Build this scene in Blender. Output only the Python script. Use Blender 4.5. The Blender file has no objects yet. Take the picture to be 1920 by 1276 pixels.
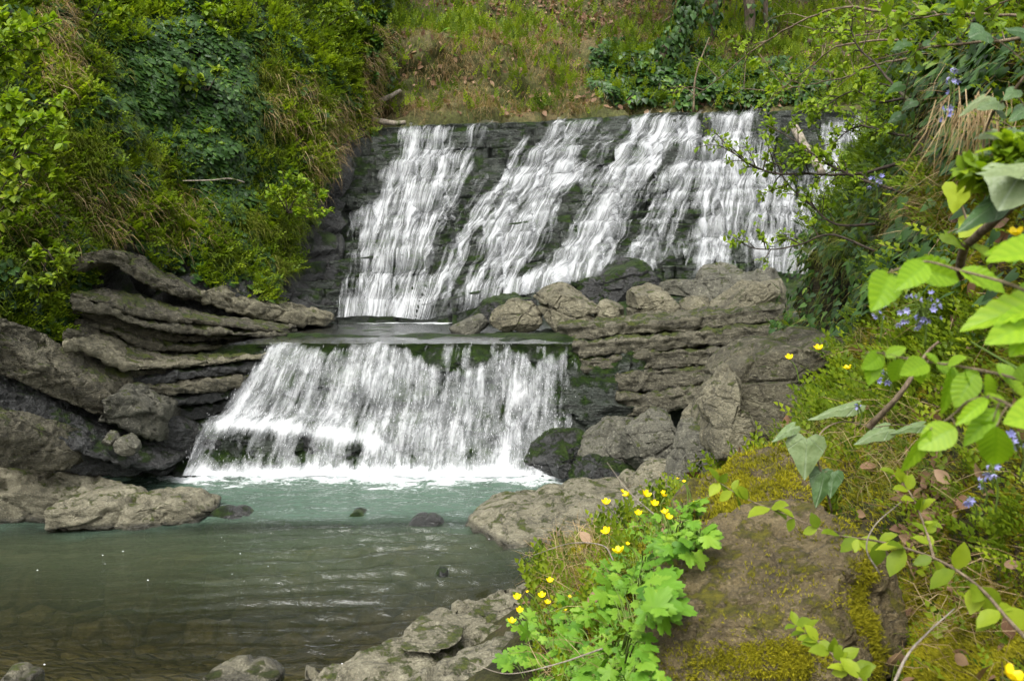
import bpy, bmesh, math
import numpy as np
from mathutils import Vector, Euler
R = math.radians
SC = bpy.context.scene
# ------------------------------------------------------------------ camera, sky, sun, exposure
F_PX, CX, CY = 1700.0, 960.0, 638.0           # focal length in photo pixels, optical centre (photo is 1920 x 1276)
CAM = np.array([0.0, 0.0, 3.0]); PITCH = math.atan((638 - 480) / F_PX)
cam_d = bpy.data.cameras.new('camera'); cam = bpy.data.objects.new('camera', cam_d)
SC.collection.objects.link(cam); SC.camera = cam
cam.location = CAM; cam.rotation_euler = (R(90) - PITCH, 0, 0)
cam_d.sensor_width = 36.0; cam_d.lens = 36.0 * F_PX / 1920.0
cam_d.clip_start = 0.05; cam_d.clip_end = 2000
cam_d.dof.use_dof = True; cam_d.dof.focus_distance = 13.0; cam_d.dof.aperture_fstop = 7.0
SUN_EL, SUN_AZ = R(58), R(205)                # azimuth clockwise from +Y; behind the camera, a little to the left
w = bpy.data.worlds.new('World'); SC.world = w; w.use_nodes = True
wn = w.node_tree; sky = wn.nodes.new('ShaderNodeTexSky'); sky.sky_type = 'NISHITA'; sky.sun_disc = False
sky.sun_elevation = SUN_EL; sky.sun_rotation = SUN_AZ; sky.air_density = 1.0; sky.dust_density = 4.0
hs = wn.nodes.new('ShaderNodeHueSaturation'); hs.inputs['Saturation'].default_value = 0.12   # thin overcast: nearly white sky
wn.links.new(sky.outputs[0], hs.inputs['Color']); wn.links.new(hs.outputs[0], wn.nodes['Background'].inputs[0])
wn.nodes['Background'].inputs[1].default_value = 0.15
sl = bpy.data.lights.new('sun', 'SUN'); sl.energy = 0.9; sl.angle = R(28); sl.color = (1, 0.97, 0.92)
so = bpy.data.objects.new('sun', sl); SC.collection.objects.link(so)
_sd = Vector((math.sin(SUN_AZ) * math.cos(SUN_EL), math.cos(SUN_AZ) * math.cos(SUN_EL), math.sin(SUN_EL)))
so.rotation_euler = _sd.to_track_quat('Z', 'Y').to_euler(); so.location = (0, -10, 30)
SC.view_settings.view_transform = 'Standard'; SC.view_settings.look = 'None'; SC.view_settings.gamma = 1
SC.view_settings.exposure = 1.5
SC.cycles.max_bounces = 6; SC.cycles.transparent_max_bounces = 10; SC.cycles.diffuse_bounces = 3
SC.cycles.glossy_bounces = 3; SC.cycles.transmission_bounces = 4; SC.cycles.caustics_reflective = False
SC.cycles.caustics_refractive = False
# ------------------------------------------------------------------ pixel rays
_c, _s = math.cos(PITCH), math.sin(PITCH)
def W(px, py, Y):
    """world point on the photo ray (px, py) at distance Y in front of the camera"""
    px, py, Y = np.asarray(px, float), np.asarray(py, float), np.asarray(Y, float)
    u = (px - CX) / F_PX; v = (CY - py) / F_PX
    dy = _c + v * _s; dz = -_s + v * _c
    k = Y / dy
    return np.stack([u * k, Y + 0 * k, CAM[2] + dz * k], -1)
def PX(p):
    p = np.asarray(p); d = p - CAM
    f = d[..., 1] * _c - d[..., 2] * _s; up = d[..., 1] * _s + d[..., 2] * _c
    f = np.maximum(f, 1e-3)
    return CX + F_PX * d[..., 0] / f, CY - F_PX * up / f
# ------------------------------------------------------------------ noise (numpy)
def _hash(i, j, k, seed):
    with np.errstate(over='ignore'):
        h = (i.astype(np.uint32) * np.uint32(374761393) + j.astype(np.uint32) * np.uint32(668265263)
             + k.astype(np.uint32) * np.uint32(2246822519) + np.uint32(seed * 3266489917 & 0xffffffff))
        h ^= h >> np.uint32(13); h *= np.uint32(1274126177); h ^= h >> np.uint32(16)
        h *= np.uint32(2654435761); h ^= h >> np.uint32(15)
    return h
def noise(p, seed=0):
    p = np.asarray(p, float); i = np.floor(p).astype(np.int64); f = p - i
    u = f * f * f * (f * (f * 6 - 15) + 10); out = 0
    for dx in (0, 1):
        for dy in (0, 1):
            for dz in (0, 1):
                h = _hash(i[..., 0] + dx, i[..., 1] + dy, i[..., 2] + dz, seed)
                g = ((h & np.uint32(1023)).astype(float) / 511.5 - 1) * (f[..., 0] - dx) \
                    + (((h >> np.uint32(10)) & np.uint32(1023)).astype(float) / 511.5 - 1) * (f[..., 1] - dy) \
                    + (((h >> np.uint32(20)) & np.uint32(1023)).astype(float) / 511.5 - 1) * (f[..., 2] - dz)
                wgt = (u[..., 0] if dx else 1 - u[..., 0]) * (u[..., 1] if dy else 1 - u[..., 1]) * (u[..., 2] if dz else 1 - u[..., 2])
                out = out + wgt * g
    return out * 1.3
def fbm(p, octv=4, seed=0, gain=0.5):
    p = np.asarray(p, float); a, out, tot = 1.0, 0, 0
    for o in range(octv):
        out = out + a * noise(p * 2 ** o + o * 17.3, seed + o); tot += a; a *= gain
    return out / tot * 1.4
def facet(p, seed=0, tilt=1.0):
    """broken, flat-faced displacement: every cell of a Voronoi pattern is a tilted plane; also the distance to the cell border"""
    p = np.asarray(p, float); ip = np.floor(p).astype(np.int64)
    d1 = np.full(p.shape[:-1], 9e9); d2 = d1.copy(); val = np.zeros(p.shape[:-1])
    for dx in (-1, 0, 1):
        for dy in (-1, 0, 1):
            for dz in (-1, 0, 1):
                c = ip + np.array([dx, dy, dz])
                h = _hash(c[..., 0], c[..., 1], c[..., 2], seed); h2 = _hash(c[..., 1], c[..., 2], c[..., 0], seed + 7)
                o = np.stack([(h & np.uint32(1023)), ((h >> np.uint32(10)) & np.uint32(1023)), ((h >> np.uint32(20)) & np.uint32(1023))], -1) / 1023.0
                g = np.stack([(h2 & np.uint32(1023)), ((h2 >> np.uint32(10)) & np.uint32(1023)), ((h2 >> np.uint32(20)) & np.uint32(1023))], -1) / 511.5 - 1
                dv = p - (c + o); d = (dv ** 2).sum(-1)
                v = (dv * g).sum(-1) * tilt + (h2 & np.uint32(255)) / 255.0 - 0.5
                near = d < d1
                d2 = np.where(near, d1, np.minimum(d2, d)); val = np.where(near, v, val); d1 = np.where(near, d, d1)
    return val, np.sqrt(d2) - np.sqrt(d1)
def sstep(a, b, x):
    t = np.clip((np.asarray(x, float) - a) / (b - a), 0, 1); return t * t * (3 - 2 * t)
def nrm(v): return v / np.maximum(np.linalg.norm(v, axis=-1, keepdims=True), 1e-9)
# ------------------------------------------------------------------ splines and grids
def spline(pts, n):
    """Catmull-Rom through pts, n samples evenly by length"""
    p = np.asarray(pts, float)
    if len(p) == 2: return p[0] + (p[1] - p[0]) * np.linspace(0, 1, n)[:, None]
    q = np.vstack([2 * p[0] - p[1], p, 2 * p[-1] - p[-2]]); m = len(p) - 1
    t = np.linspace(0, m, max(n * 4, 64)); i = np.minimum(t.astype(int), m - 1); f = (t - i)[:, None]
    a, b, c, d = q[i], q[i + 1], q[i + 2], q[i + 3]
    s = 0.5 * (2 * b + (c - a) * f + (2 * a - 5 * b + 4 * c - d) * f ** 2 + (3 * b - a - 3 * c + d) * f ** 3)
    L = np.concatenate([[0], np.cumsum(np.linalg.norm(np.diff(s, axis=0), axis=1))])
    x = np.linspace(0, L[-1], n)
    return np.stack([np.interp(x, L, s[:, k]) for k in range(s.shape[1])], -1)
def loft(rows, nu, nv):
    """rows: list of point lists (world coordinates) -> grid [nv, nu, 3]"""
    a = np.stack([spline(r, nu) for r in rows])
    m = len(rows) - 1
    q = np.concatenate([2 * a[:1] - a[1:2], a, 2 * a[-1:] - a[-2:-1]])
    t = np.linspace(0, m, nv); i = np.minimum(t.astype(int), m - 1); f = (t - i)[:, None, None]
    A, B, C, D = q[i], q[i + 1], q[i + 2], q[i + 3]
    return 0.5 * (2 * B + (C - A) * f + (2 * A - 5 * B + 4 * C - D) * f ** 2 + (3 * B - A - 3 * C + D) * f ** 3)
def prow(pts):
    p = np.asarray(pts, float); return W(p[:, 0], p[:, 1], p[:, 2])
def gnormal(G):
    du = np.gradient(G, axis=1); dv = np.gradient(G, axis=0)
    return nrm(np.cross(du, dv))
def gfaces(nv, nu, closed_u=False):
    i = np.arange(nv - 1)[:, None]; j = np.arange(nu if closed_u else nu - 1)[None]; j2 = (j + 1) % nu
    return np.stack(np.broadcast_arrays(i * nu + j, i * nu + j2, (i + 1) * nu + j2, (i + 1) * nu + j), -1).reshape(-1, 4)
# ------------------------------------------------------------------ meshes and objects
def mesh_np(name, V, faces, mats=(), uv=None, attrs=None, smooth=True):
    V = np.asarray(V, np.float32); fl = [np.asarray(f, np.int32) for f in (faces if isinstance(faces, list) else [faces]) if len(f)]
    me = bpy.data.meshes.new(name); me.vertices.add(len(V)); me.vertices.foreach_set('co', V.ravel())
    loops = np.concatenate([f.ravel() for f in fl]); sizes = np.concatenate([np.full(len(f), f.shape[1], np.int32) for f in fl])
    me.loops.add(len(loops)); me.loops.foreach_set('vertex_index', loops)
    me.polygons.add(len(sizes)); me.polygons.foreach_set('loop_start', np.concatenate([[0], np.cumsum(sizes)[:-1]]).astype(np.int32))
    me.polygons.foreach_set('use_smooth', np.full(len(sizes), smooth))
    if uv is not None:
        l = me.uv_layers.new(name='UVMap'); l.data.foreach_set('uv', np.asarray(uv, np.float32)[loops].ravel())
    for k, a in (attrs or {}).items():
        at = me.attributes.new(k, 'FLOAT', 'POINT'); at.data.foreach_set('value', np.asarray(a, np.float32))
    me.update(calc_edges=True); me.validate()
    for m in mats: me.materials.append(m)
    return me
def setp(o, label=None, cat=None, group=None, kind=None):
    if label: o['label'] = label
    if cat: o['category'] = cat
    if group: o['group'] = group
    if kind: o['kind'] = kind
    return o
def put(name, V, faces, mat, parent=None, origin=None, label=None, cat=None, group=None, kind=None, **kw):
    """link one mesh object; V in world coordinates"""
    V = np.asarray(V, float)
    if parent is not None: org = np.array(parent.get('_org', parent.location[:]))
    elif origin is not None: org = np.asarray(origin, float)
    elif kind: org = np.zeros(3)
    else: org = np.array([V[:, 0].mean(), V[:, 1].mean(), V[:, 2].min()])
    me = mesh_np(name, V - org, faces, [mat], **kw)
    o = bpy.data.objects.new(name, me); SC.collection.objects.link(o)
    if parent is not None: o.parent = parent
    else: o.location = org
    return setp(o, label, cat, group, kind)
def thing(name, label, cat, loc, group=None):
    o = bpy.data.objects.new(name, None); SC.collection.objects.link(o); o.location = loc; o.empty_display_size = 0.1
    return setp(o, label, cat, group)
def copy_thing(o, loc, rot=0.0, scale=1.0, label=None):
    c = o.copy(); SC.collection.objects.link(c); c.location = loc; c.rotation_euler = (0, 0, rot); c.scale = (scale,) * 3
    if label: c['label'] = label
    for ch in list(o.children):
        d = ch.copy(); SC.collection.objects.link(d); d.parent = c
        for g in list(ch.children):
            e = g.copy(); SC.collection.objects.link(e); e.parent = d
    return c
# ------------------------------------------------------------------ materials
class NT:
    def __init__(s, name):
        s.m = bpy.data.materials.new(name); s.m.use_nodes = True; s.t = s.m.node_tree; s.t.nodes.clear()
        s.out = s.n('ShaderNodeOutputMaterial')
    def n(s, t, **kw):
        x = s.t.nodes.new(t)
        for k, v in kw.items():
            if k.startswith('i_'):
                x.inputs[int(k[2:]) if k[2:].isdigit() else k[2:]].default_value = v
            else: setattr(x, k, v)
        return x
    def l(s, a, b): s.t.links.new(a, b)
    def sock(s, inp, v):
        if hasattr(v, 'is_output') or isinstance(v, bpy.types.NodeSocket): s.l(v, inp)
        else: inp.default_value = v
    def math(s, op, a, b=0.0, clamp=False):
        x = s.n('ShaderNodeMath', operation=op, use_clamp=clamp); s.sock(x.inputs[0], a); s.sock(x.inputs[1], b); return x.outputs[0]
    def ramp(s, fac, stops, interp='LINEAR'):
        x = s.n('ShaderNodeValToRGB'); x.color_ramp.interpolation = interp; e = x.color_ramp.elements
        while len(e) < len(stops): e.new(0.5)
        for q, (p, c) in zip(e, stops): q.position = p; q.color = (c, c, c, 1) if isinstance(c, (int, float)) else (*c, 1)
        s.l(fac, x.inputs[0]); return x.outputs[0]
    def mix(s, fac, a, b, mode='MIX'):
        x = s.n('ShaderNodeMix', data_type='RGBA', blend_type=mode); s.sock(x.inputs[0], fac)
        s.sock(x.inputs[6], a if not isinstance(a, tuple) else (*a, 1)); s.sock(x.inputs[7], b if not isinstance(b, tuple) else (*b, 1)); return x.outputs[2]
    def noise(s, vec, scale, detail=4, rough=0.55, dist=0.0):
        x = s.n('ShaderNodeTexNoise'); x.inputs['Scale'].default_value = scale; x.inputs['Detail'].default_value = detail
        x.inputs['Roughness'].default_value = rough; x.inputs['Distortion'].default_value = dist; s.l(vec, x.inputs['Vector']); return x.outputs[0]
    def vmap(s, vec, scale=(1, 1, 1), rot=(0, 0, 0)):
        x = s.n('ShaderNodeMapping'); x.inputs['Scale'].default_value = scale; x.inputs['Rotation'].default_value = rot; s.l(vec, x.inputs['Vector']); return x.outputs[0]
    def pos(s): return s.n('ShaderNodeNewGeometry').outputs['Position']
    def attr(s, name): return s.n('ShaderNodeAttribute', attribute_name=name).outputs['Fac']
    def bump(s, h, dist, strength=1.0, normal=None):
        x = s.n('ShaderNodeBump'); x.inputs['Distance'].default_value = dist; x.inputs['Strength'].default_value = strength
        s.l(h, x.inputs['Height'])
        if normal is not None: s.l(normal, x.inputs['Normal'])
        return x.outputs[0]
    def bsdf(s, col, rough, normal=None, spec=0.5):
        x = s.n('ShaderNodeBsdfPrincipled'); s.sock(x.inputs['Base Color'], (*col, 1) if isinstance(col, tuple) else col)
        s.sock(x.inputs['Roughness'], rough); x.inputs['Specular IOR Level'].default_value = spec
        if normal is not None: s.l(normal, x.inputs['Normal'])
        return x.outputs[0]
    def done(s, sh): s.l(sh, s.out.inputs['Surface']); return s.m

def rock_mat(name, dark, mid, light, moss=0.3, tilt=0.0, strat=5.0, rough=0.75, lichen=0.3, size=1.0, moss_col=((.035, .055, .008), (.13, .15, .02)), wetz=None, top=0.5, spec=0.4):
    """layered rock: colour bands along the bedding, blotches, pale lichen, moss on upward faces, and a dark wet foot near the water"""
    t = NT(name); p = t.pos(); pr = t.vmap(p, (1, 1, 1), (0, tilt, 0)); ps = t.vmap(pr, (1.0, 1.0, strat))
    ck = t.n('ShaderNodeTexVoronoi', feature='DISTANCE_TO_EDGE'); ck.inputs['Scale'].default_value = 1.5 / size
    t.l(t.vmap(t.mix(0.2, pr, t.n('ShaderNodeTexNoise', i_2=1.8).outputs[1]), (.45, .8, 3.4)), ck.inputs['Vector']); crack0 = ck.outputs[0]
    n1 = t.noise(p, 1.3 / size, 6, 0.62); n2 = t.noise(ps, 3.0 / size, 5, 0.65, 0.4); n3 = t.noise(p, 14 / size, 5, 0.7); n4 = t.noise(ps, 11 / size, 3, 0.6)
    c = t.ramp(t.math('ADD', t.math('MULTIPLY', n1, 0.55), t.math('MULTIPLY', n2, 0.45)), [(.33, dark), (.5, mid), (.66, light)])
    c = t.mix(t.ramp(n3, [(.36, .6), (.55, 0.0)]), c, t.mix(0.5, c, (0.03, 0.026, 0.02)), 'MIX'); c = t.mix(t.ramp(crack0, [(.0, .6), (.025, 0.0)]), c, (.02, .018, .014))
    sk = t.noise(p, 24 / size, 4, .72); c = t.mix(t.ramp(sk, [(.57, 0.0), (.66, .6)]), c, tuple(min(1, x * 1.35 + .02) for x in light)); c = t.mix(t.ramp(sk, [(.34, .6), (.43, 0.0)]), c, tuple(x * .6 for x in dark))
    li = t.noise(p, 6.5 / size, 6, 0.75); lic = t.math('MULTIPLY', t.ramp(li, [(.56, 0.0), (.66, 1.0)]), lichen)
    c = t.mix(lic, c, tuple(min(1, x * 1.5 + .03) for x in light))
    crk = t.n('ShaderNodeTexVoronoi', feature='DISTANCE_TO_EDGE'); crk.inputs['Scale'].default_value = 2.2 / size
    t.l(t.vmap(t.mix(0.12, pr, t.n('ShaderNodeTexNoise', i_2=2.5).outputs[1]), (.7, 1, 3.0)), crk.inputs['Vector'])
    crack = t.ramp(crk.outputs[0], [(.0, 0.0), (.035, 1.0)])
    h = t.math('ADD', t.math('ADD', t.math('MULTIPLY', n2, .5), t.math('MULTIPLY', n3, .7)), t.math('ADD', t.math('MULTIPLY', n4, .35), t.math('MULTIPLY', sk, .45)))
    h = t.math('ADD', h, t.math('MULTIPLY', crack, 0.12))
    nz = t.n('ShaderNodeSeparateXYZ'); t.l(t.n('ShaderNodeNewGeometry').outputs['Normal'], nz.inputs[0])
    mn = t.noise(p, 2.6 / size, 5, 0.68); fine = t.noise(p, 60 / size, 3, 0.7)
    mf = t.math('ADD', t.math('MULTIPLY', nz.outputs[2], top * 0.35), t.math('MULTIPLY', mn, 1.0))
    th = 0.70 + top * 0.2 - moss * 0.28
    mk = t.ramp(t.math('ADD', mf, t.math('MULTIPLY', fine, 0.12)), [(th + .04, 0.0), (th + .12, 1.0)])
    mc = t.mix(t.ramp(t.noise(p, 9 / size, 5, .7), [(.35, 0.0), (.65, 1.0)]), moss_col[0], moss_col[1])
    c = t.mix(mk, c, mc)
    ro = rough
    if wetz is not None:
        zz = t.n('ShaderNodeSeparateXYZ'); t.l(p, zz.inputs[0])
        wf = t.ramp(t.math('ADD', t.math('SUBTRACT', zz.outputs[2], wetz), t.math('MULTIPLY', t.noise(p, 3.0, 3), -0.22)), [(.0, 1.0), (.06, 0.0)])
        c = t.mix(wf, c, t.mix(0.72, c, (0.012, 0.012, 0.010)))
        ro = t.math('SUBTRACT', rough, t.math('MULTIPLY', wf, rough - 0.22))
    h = t.math('ADD', h, t.math('MULTIPLY', mk, t.math('MULTIPLY', fine, 1.4)))
    return t.done(t.bsdf(c, ro, t.bump(h, 0.085 * size, 1.0), spec))

M = {}
WARM = ((.05, .045, .028), (.14, .127, .08), (.25, .228, .15))
GREY = ((.035, .034, .025), (.09, .086, .062), (.18, .172, .125))
DARK = ((.012, .012, .011), (.032, .033, .031), (.075, .075, .072))
M['rock_left'] = rock_mat('layered_rock', (.03, .027, .017), (.098, .088, .056), (.19, .172, .115), moss=.6, tilt=R(-18), strat=6, wetz=0.05)
M['rock_dark'] = rock_mat('wet_dark_rock', *DARK, moss=.5, tilt=R(-25), strat=4, rough=.38, lichen=.1, moss_col=((.012, .03, .006), (.05, .085, .012)), spec=.5)
M['rock_fall'] = rock_mat('fall_rock', (.018, .023, .017), (.046, .055, .043), (.1, .11, .09), moss=.8, tilt=R(2), strat=5, rough=.35, lichen=.25, moss_col=((.012, .03, .008), (.05, .09, .012)), top=.3)
M['rock_ledge'] = rock_mat('ledge_rock', (.036, .033, .021), (.112, .102, .067), (.225, .207, .14), moss=.54, tilt=R(6), strat=9, size=.8, wetz=None)
M['rock_tan'] = rock_mat('tan_rock', *WARM, moss=.26, strat=1.6, size=.6)
M['rock_grey'] = rock_mat('grey_rock', *GREY, moss=.34, strat=1.6, size=.5, lichen=.55, wetz=0.06)
M['rock_shore'] = rock_mat('shore_rock', (.065, .06, .038), (.172, .157, .103), (.27, .25, .17), moss=.32, strat=1.8, size=.42, wetz=-0.08)
M['rock_block'] = rock_mat('dark_block_rock', (.034, .03, .018), (.085, .076, .046), (.17, .157, .1), moss=.45, strat=1.2, size=.6, lichen=.6)
M['rock_mossy'] = rock_mat('mossy_rock', (.048, .035, .015), (.125, .093, .04), (.185, .145, .07), moss=.54, strat=2, size=.35, lichen=.25, moss_col=((.07, .07, .006), (.24, .21, .012)), top=.25)
M['rock_wetmoss'] = rock_mat('wet_moss_rock', *DARK, moss=.75, strat=3, rough=.35, lichen=.15, moss_col=((.012, .03, .005), (.06, .1, .014)), top=.5)
def earth_mat(name, cols, scale=1.0, bumpd=.06):
    t = NT(name); p = t.pos(); n1 = t.noise(p, 1.1 * scale, 6, .65); n2 = t.noise(p, 16 * scale, 5, .7)
    c = t.ramp(n1, [(.35, cols[0]), (.5, cols[1]), (.62, cols[2])]); c = t.mix(t.ramp(n2, [(.4, .8), (.6, 0.0)]), c, t.mix(.65, c, (.012, .010, .007)))
    return t.done(t.bsdf(c, .9, t.bump(n2, bumpd, .9), .2))
M['earth'] = earth_mat('bank_earth', ((.02, .022, .01), (.04, .042, .016), (.06, .05, .025)))
M['hill'] = earth_mat('hillside_soil', ((.055, .065, .016), (.09, .092, .03), (.14, .11, .05)), .8)
M['dark_earth'] = earth_mat('recess_shade_earth', ((.008, .008, .004), (.016, .017, .006), (.03, .024, .012)))  # near-black tone: shade of the overhung recess put into the earth colour
M['right_earth'] = earth_mat('mossy_earth', ((.018, .019, .007), (.045, .046, .011), (.06, .045, .022)), 2.5, .03)
def bed_mat():
    t = NT('stream_bed'); p = t.pos(); v = t.n('ShaderNodeTexVoronoi'); v.inputs['Scale'].default_value = 1.0; t.l(t.vmap(t.mix(.22, p, t.n('ShaderNodeTexNoise', i_2=2.2, i_3=5.0).outputs[1]), (4.2, 8.5, 1)), v.inputs['Vector'])
    s = t.n('ShaderNodeSeparateColor'); t.l(v.outputs['Color'], s.inputs[0]); c = t.ramp(s.outputs[0], [(0, (.07, .06, .03)), (.5, (.11, .09, .045)), (1, (.17, .14, .075))])
    e = t.n('ShaderNodeTexVoronoi', feature='DISTANCE_TO_EDGE'); e.inputs['Scale'].default_value = 1.0; t.l(t.vmap(t.mix(.22, p, t.n('ShaderNodeTexNoise', i_2=2.2, i_3=5.0).outputs[1]), (4.2, 8.5, 1)), e.inputs['Vector'])
    c = t.mix(t.ramp(e.outputs[0], [(.0, .45), (.2, 0.0)]), c, (.03, .026, .014)); n = t.noise(p, 14, 5, .7); c = t.mix(t.ramp(n, [(.35, .6), (.6, 0.0)]), c, (.05, .045, .02))
    return t.done(t.bsdf(c, .9, t.bump(t.math('ADD', n, t.ramp(e.outputs[0], [(0, 0.0), (.2, 1.0)])), .08, .9), .2))
M['bed'] = bed_mat()

def leaf_mat(name, stops, trans=.35, rough=.5, spec=.22, hue_noise=True):
    """leaf or blade: colour by the plant's own number, some light passes through"""
    t = NT(name); v = t.math('ADD', t.attr('var'), t.math('MULTIPLY', t.math('SUBTRACT', t.noise(t.pos(), 30, 3, .6), .5), .35)); c = t.ramp(v, stops)
    b = t.bsdf(c, rough, None, spec); tr = t.n('ShaderNodeBsdfTranslucent')
    t.l(t.mix(1.0, c, (1.25, 1.3, .55), 'MULTIPLY'), tr.inputs[0])
    m = t.n('ShaderNodeMixShader'); m.inputs[0].default_value = trans; t.l(b, m.inputs[1]); t.l(tr.outputs[0], m.inputs[2])
    return t.done(m.outputs[0])
def veined_mat(name, stops, trans=.2, rough=.35, spec=.4):
    """large ivy leaf: pale veins that spread from the stalk (leaf's own UV)"""
    t = NT(name); u = t.n('ShaderNodeUVMap').outputs[0]; x = t.n('ShaderNodeSeparateXYZ'); t.l(u, x.inputs[0])
    a = t.math('ARCTAN2', x.outputs[0], t.math('ADD', x.outputs[1], .08)); w_ = t.math('ABSOLUTE', t.math('SINE', t.math('MULTIPLY', a, 3.6)))
    vn = t.ramp(w_, [(.0, 1.0), (.16, 0.0)]); c = t.ramp(t.math('ADD', t.attr('var'), t.math('MULTIPLY', t.math('SUBTRACT', t.noise(t.pos(), 45, 4, .7), .5), .6)), stops)
    c = t.mix(t.math('MULTIPLY', vn, .45), c, (.3, .36, .24)); b = t.bsdf(c, rough, t.bump(t.math('SUBTRACT', t.noise(t.pos(), 70, 3, .6), t.math('MULTIPLY', vn, .5)), .004, .8), spec)
    tr = t.n('ShaderNodeBsdfTranslucent'); t.l(c, tr.inputs[0]); m = t.n('ShaderNodeMixShader'); m.inputs[0].default_value = trans; t.l(b, m.inputs[1]); t.l(tr.outputs[0], m.inputs[2])
    return t.done(m.outputs[0])
M['ivy'] = leaf_mat('ivy_leaf', [(0, (.012, .034, .006)), (.55, (.034, .082, .013)), (.85, (.075, .14, .02)), (1, (.15, .22, .03))], .18, .42, .28)
M['herb'] = leaf_mat('herb_leaf', [(0, (.03, .06, .006)), (.5, (.12, .185, .010)), (1, (.27, .34, .018))], .42)
M['fresh'] = leaf_mat('fresh_leaf', [(0, (.07, .13, .008)), (.5, (.16, .25, .012)), (1, (.29, .38, .02))], .45)
M['grass'] = leaf_mat('grass_blade', [(0, (.04, .07, .008)), (.6, (.135, .175, .016)), (.85, (.19, .2, .03)), (1, (.27, .22, .09))], .35)
M['straw'] = leaf_mat('straw_blade', [(0, (.13, .085, .035)), (.6, (.29, .2, .095)), (1, (.42, .32, .18))], .3, .6, .2)
M['moss'] = leaf_mat('moss_tuft', [(0, (.08, .08, .006)), (.5, (.24, .225, .012)), (1, (.4, .36, .02))], .25, .8, .1)
M['deadleaf'] = leaf_mat('dead_leaf', [(0, (.07, .035, .02)), (.5, (.18, .1, .055)), (1, (.3, .2, .12))], .2, .6, .25)
M['beech'] = leaf_mat('beech_leaf', [(0, (.13, .26, .01)), (.5, (.24, .4, .018)), (1, (.38, .52, .03))], .5, .42, .3)
M['pale_ivy'] = veined_mat('pale_ivy_leaf', [(0, (.03, .075, .02)), (.5, (.075, .13, .042)), (1, (.17, .215, .09))], .15, .42, .35)
M['green_plant'] = leaf_mat('lobed_leaf', [(0, (.05, .14, .012)), (.5, (.12, .26, .02)), (1, (.22, .36, .035))], .4)
M['yellow'] = leaf_mat('yellow_petal', [(0, (.8, .6, .005)), (1, (.9, .72, .01))], .3, .35)
M['blue'] = leaf_mat('blue_petal', [(0, (.19, .2, .46)), (1, (.4, .39, .68))], .3, .5)
def bark_mat(name, a, b, moss=.3):
    t = NT(name); p = t.pos(); s = t.vmap(p, (1, 1, .25)); n = t.noise(s, 22, 5, .7); c = t.mix(t.ramp(n, [(.35, 0.0), (.65, 1.0)]), a, b)
    m = t.ramp(t.noise(p, 4, 4), [(.62 - moss * .25, 0.0), (.72 - moss * .25, 1.0)]); c = t.mix(m, c, (.05, .065, .015))
    return t.done(t.bsdf(c, .85, t.bump(n, .03, .8), .2))
M['bark'] = bark_mat('bark', (.035, .026, .018), (.13, .1, .07))
M['twig'] = bark_mat('twig_bark', (.07, .05, .03), (.22, .17, .11), 0)
M['darktwig'] = bark_mat('dark_twig', (.02, .016, .012), (.07, .055, .04), 0)
M['stem'] = leaf_mat('green_stem', [(0, (.1, .16, .03)), (1, (.17, .24, .05))], .2)
M['wood'] = bark_mat('weathered_wood', (.12, .1, .08), (.3, .26, .2), .1)

def fall_mat(name, su=26., sv=2.0, soft=.2, veil=.0, gain=2.0, piv=.72, splash=.2):
    """white water: a sheet that tears into strands along the fall; the tears follow the flow (UV), thin water is clear, thick water is white"""
    t = NT(name); uvn = t.n('ShaderNodeUVMap').outputs[0]; d = t.attr('foam')
    wob = t.n('ShaderNodeTexNoise', i_2=1.7); t.l(uvn, wob.inputs['Vector'])
    uv = t.mix(.06, uvn, wob.outputs[1])
    n1 = t.noise(t.vmap(uv, (su, sv, 1)), 1.0, 4, .6, .12); n2 = t.noise(t.vmap(uv, (su * 2.6, sv * 1.7, 1)), 1.0, 3, .65, .1)
    n3 = t.noise(t.vmap(uv, (su * .3, sv * .8, 1)), 1.0, 4, .6, .4)
    s = t.math('ADD', t.math('ADD', t.math('MULTIPLY', n1, .5), t.math('MULTIPLY', n2, .32)), t.math('MULTIPLY', n3, .38))
    sp = t.noise(t.vmap(uv, (su * .8, sv * 3.2, 1)), 1.0, 5, .75, .8)
    s = t.math('ADD', s, t.math('MULTIPLY', t.math('SUBTRACT', sp, .5), splash))
    a = t.math('ADD', t.math('MULTIPLY', t.math('SUBTRACT', s, .6), gain), t.math('MULTIPLY', t.math('SUBTRACT', d, piv), .8))
    al = t.ramp(a, [(.0, 0.0), (soft * .5, .35), (soft, .93)]) if veil == 0 else t.ramp(a, [(0, veil), (soft, .95)])
    k = t.ramp(t.math('ADD', t.math('MULTIPLY', n2, .5), t.math('MULTIPLY', n1, .5)), [(.36, (.42, .45, .46)), (.5, (.66, .68, .69)), (.62, (.82, .83, .84))])
    k = t.mix(t.math('MULTIPLY', d, .4), k, (.8, .81, .82))
    nb = t.bump(s, .06, .45); b = t.bsdf(k, .45, nb, .5)
    tl = t.n('ShaderNodeBsdfTranslucent'); t.l(k, tl.inputs[0]); m1 = t.n('ShaderNodeMixShader'); m1.inputs[0].default_value = .3; t.l(b, m1.inputs[1]); t.l(tl.outputs[0], m1.inputs[2])
    tp = t.n('ShaderNodeBsdfTransparent'); m = t.n('ShaderNodeMixShader'); t.l(al, m.inputs[0]); t.l(tp.outputs[0], m.inputs[1]); t.l(m1.outputs[0], m.inputs[2])
    return t.done(m.outputs[0])
M['fall_up'] = fall_mat('cascade_water', 13., .8, soft=.75, gain=2.1, piv=.42, splash=.35)
M['fall_low'] = fall_mat('curtain_water', 9., 1.3, soft=.75, gain=1.8, piv=.29, splash=.55)
def drop_mat():
    t = NT('white_spray'); return t.done(t.bsdf((.88, .89, .9), .4, None, .5))
M['drop'] = drop_mat()
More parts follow.
